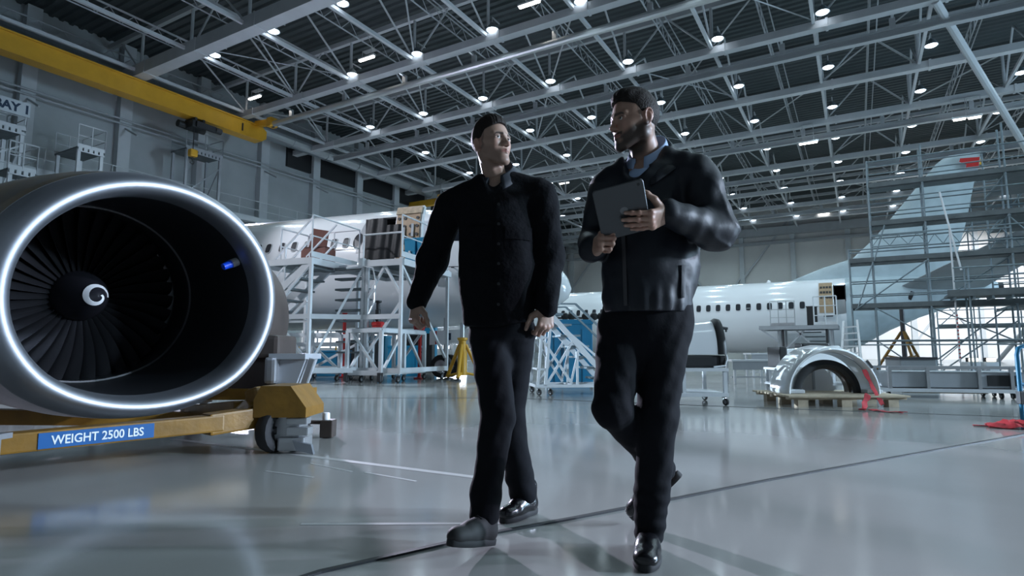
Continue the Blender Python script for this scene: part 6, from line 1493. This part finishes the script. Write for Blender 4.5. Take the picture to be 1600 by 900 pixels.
# ================================================================ the bearded man: dark bomber jacket over a blue shirt, holding a tablet
tc_ = J(972, 329, 1.965); e1, e2 = np.array([.165, -.025, .039]), np.array([-.052, -.120, .143]); tw, th_ = .171, .194
e1, e2 = nrm(e1), nrm(e2); e2 = nrm(e2 - e1 * (e1 @ e2)); e3 = np.cross(e1, e2)                     # e3 points to the camera side (tablet back)
TB = thing('tablet', 'grey tablet held by the bearded man, its back with a round mark to the camera', 'tablet', c2w(tc_), YAW)
rr = []
for q in range(32):
    a = 2 * PI * q / 32; c_, s_ = math.cos(a), math.sin(a); rr.append((np.sign(c_) * (tw / 2 - .012) + .012 * c_ if abs(c_) > 1e-6 else 0, np.sign(s_) * (th_ / 2 - .012) + .012 * s_))
rr = []
for cx_, cy_, a0_ in ((1, 1, 0), (-1, 1, PI / 2), (-1, -1, PI), (1, -1, 1.5 * PI)):
    for q in range(7): a = a0_ + PI / 2 * q / 6; rr.append((cx_ * (tw / 2 - .012) + .012 * math.cos(a), cy_ * (th_ / 2 - .012) + .012 * math.sin(a)))
def tp_(a, b, c): return tc_ + e1 * a + e2 * b + e3 * c
mb = MB(); mb.loft([[tp_(a * .985, b * .985, -.0035) for a, b in rr], [tp_(a, b, -.001) for a, b in rr], [tp_(a, b, .0015) for a, b in rr], [tp_(a * .975, b * .98, .0038) for a, b in rr]]); mb.build('tablet_body', 'tablet', TB, 'cam', True, 30)
mb = MB(); mb.loft([[tp_(a * .93, b * .94, -.0034) for a, b in rr], [tp_(a * .93, b * .94, -.0040) for a, b in rr]]); mb.build('screen', 'screen', TB, 'cam')
mb = MB(); mb.loft([[tp_(.006 + .0135 * math.cos(a), .0 + .0135 * math.sin(a), q) for a in np.linspace(0, 2 * PI, 25)[:-1]] for q in (.0036, .0041)]); mb.build('back_mark', 'tablet_mark', TB, 'cam')
mb = MB(); mb.loft([[tp_(tw / 2 - .018 + .005 * math.cos(a), th_ / 2 - .016 + .005 * math.sin(a), q) for a in np.linspace(0, 2 * PI, 17)[:-1]] for q in (.0036, .0046)]); mb.build('camera_lens', 'black', TB, 'cam')
hk_ = tp_(.082, -.052, .020)                                                                          # mid knuckle row on the tablet back
fd_ = nrm(-e1 * .66 + e2 * .20 + e3 * .50); wl = hk_ - fd_ * .088
wr = J(928, 388, 2.10)
Rc = dict(
    root=J(1015, 850, 2.38)[:2], face=math.radians(-70), head=J(991, 191, 2.24), hsc=1.0, neck=J(1014, 262, 2.31), jaw=1.06, skin=(.35, .212, .155), beard=.90, hairvol=.006, nr=.052, gaze=.1, tilt=-.09, roll=.02,
    bounds=(np.array([.15, 1.75, -.02]), np.array([1.0, 2.85, 1.66])),
    inner=[(J(1012, 275, 2.29), J(1018, 400, 2.27), .08, .12), (J(1018, 400, 2.27), J(1010, 490, 2.26), .11, .08), (J(954, 292, 2.31), J(1088, 272, 2.21), .05, .05), (J(1092, 280, 2.19), J(1112, 360, 2.16), .045, .03), (J(1112, 360, 2.16), wl - fd_ * .03, .03, .026), (J(946, 300, 2.32), J(933, 374, 2.34), .045, .03), (J(933, 374, 2.34), wr + np.array([0, .03, 0]), .03, .026),
           (J(1038, 520, 2.25), J(1026, 650, 2.22), .065, .05), (J(1026, 650, 2.22), J(1013, 826, 2.30), .05, .036), (J(972, 520, 2.27), J(957, 640, 2.18), .065, .05), (J(957, 640, 2.18), J(1040, 738, 2.55), .05, .036)],
    hands=[dict(Wp=wl, fdir=fd_, dorsal=e3 * .66 + e1 * .55, side=1, curl=[(.62, .14, .08), (.60, .12, .08), (.60, .14, .10), (.60, .18, .12)], thumb=[(.80, .45, -.25), (.62, .45, -.60), (.45, .50, -.70)], spread=.05, sc=.95),
           dict(Wp=wr, fdir=(.20, -.95, .18), sc=.92, dorsal=(-.92, -.30, .12), side=-1, curl=[(1.25, 1.55, .8), (1.3, 1.6, .8), (1.35, 1.6, .8), (1.4, 1.6, .8)], thumb=[(.7, .6, -.3), (.25, .6, -.7), (-.1, .3, -.9)], spread=.02)])
MANR = make_man('bearded man in a black bomber jacket over a pale blue shirt, carrying a grey tablet', Rc)
F = Field((.18, 1.78, .80), (1.0, 2.62, 1.66), .0062)
F.cone(J(1019, 322, 2.275), J(1018, 415, 2.265), .182, .188, .03, flat=((-.3, .95, 0), .72)).cone(J(1018, 415, 2.265), J(1011, 466, 2.25), .186, .176, .03, flat=((-.2, .97, 0), .76))
F.cone(J(955, 294, 2.31), J(1088, 274, 2.20), .062, .066, .06).cone(J(978, 262, 2.29), J(952, 288, 2.31), .045, .056, .05).cone(J(1034, 246, 2.26), J(1084, 266, 2.21), .046, .060, .05).ell(J(1010, 275, 2.29), (.095, .085, .06), .05)
F.chain([J(1093, 282, 2.19), J(1119, 360, 2.16)], [.078, .074], .02).chain([J(1119, 362, 2.155), wl - fd_ * .012], [.073, .048], .025)
F.chain([J(946, 302, 2.32), J(931, 376, 2.35)], [.071, .066], .02).chain([J(931, 380, 2.34), wr + np.array([-.006, .012, 0])], [.064, .050], .025)
F.cone(J(1006, 238, 2.28), J(986, 268, 2.14), .080, .030, .01, 'sub')
F.warp(lambda P: fabric(P, .0040, 2.2) - .0065 * (1 - np.abs(np.sin(P[:, 0] * 21 + P[:, 2] * 24 + 1.2 * np.sin(P[:, 2] * 17 - P[:, 0] * 8)))) ** 3 * sst(.66, .76, P[:, 0]) * sst(1.42, 1.30, P[:, 2]) + .003 * np.sin(P[:, 0] * 130) * sst(1.02, .94, P[:, 2]))
zh = zc(J(1011, 486, 2.12)); F.cut(lambda P: zh - P[..., 2])
V, Q = F.mesh(); V = smooth_mesh(V, Q, 1, .5); JR = V; jk = sdf_obj('jacket', V, Q, 'jacket_shell', MANR)
nc = J(1012, 262, 2.29) * [1, 1, 0]
collar(jk, 'collar', nc, (-.62, -.78, 0), .088, .146, zc(J(1036, 224, 2.38)), zc(J(985, 262, 2.19)), .040, .055, .50, 'jacket_shell', spread=.015)
collar(MANR, 'shirt_collar', nc, (-.62, -.78, 0), .069, .092, zc(J(1036, 217, 2.36)), zc(J(985, 247, 2.22)), .042, .050, .26, 'shirt', spread=.004)
F = Field((.30, 2.05, 1.25), (.72, 2.5, 1.62), .005); F.ell(J(1009, 290, 2.27), (.105, .088, .065), .02).cone(J(1011, 262, 2.29), J(1012, 330, 2.26), .062, .10, .03); F.cone(J(1008, 236, 2.27), J(992, 258, 2.18), .060, .020, .008, 'sub'); v_, q_ = F.mesh(); sdf_obj('shirt', smooth_mesh(v_, q_, 1, .5), q_, 'shirt', MANR)
zs_ = np.linspace(zc(J(985, 300, 2.12)), zh + .02, 22); X = J(978, 400, 2.1)[0]; surf_strip(JR, [(X, z) for z in zs_], .012, .002, 'dark_metal', 'zipper', jk)
surf_strip(JR, [(J(1068, 400, 2.14)[0] + .03 * (z - 1.1), z) for z in np.linspace(zh + .17, zh + .05, 8)], .018, .002, 'jacket_shell', 'pocket_welt', jk)
F = Field((.25, 1.95, .02), (.90, 2.75, .99), .0065)
F.cone(J(985, 500, 2.275), J(1038, 500, 2.245), .108, .108, .04, flat=((0, 1, 0), .85)).cone(J(1012, 470, 2.26), J(1010, 505, 2.26), .165, .168, .03, flat=((0, 1, 0), .70))
F.chain([J(1038, 520, 2.25), J(1027, 650, 2.22), J(1019, 770, 2.27), J(1014, 832, 2.30)], [.096, .073, .064, .055], .02)
F.chain([J(972, 520, 2.27), J(957, 638, 2.18), J(1012, 705, 2.42), J(1036, 732, 2.54)], [.096, .070, .060, .052], .02)
F.warp(lambda P: fabric(P, .0026, 7.7, 1.2) + .002 * np.sin(P[:, 2] * 120 + P[:, 0] * 30) * sst(.35, .2, P[:, 2]))
V, Q = F.mesh(); sdf_obj('trousers', smooth_mesh(V, Q, 1, .5), Q, 'trousers', MANR)
h_, t_ = J(1018, 862, 2.405), J(1008, 896, 2.115); h_[2] = t_[2] = .003; make_shoe(MANR, h_, t_, 'leather')
h_, t_ = J(1066, 742, 2.60), J(990, 808, 2.70); t_[2] = .02; make_shoe(MANR, h_, t_, 'leather', up=(-.5, 0, .86))
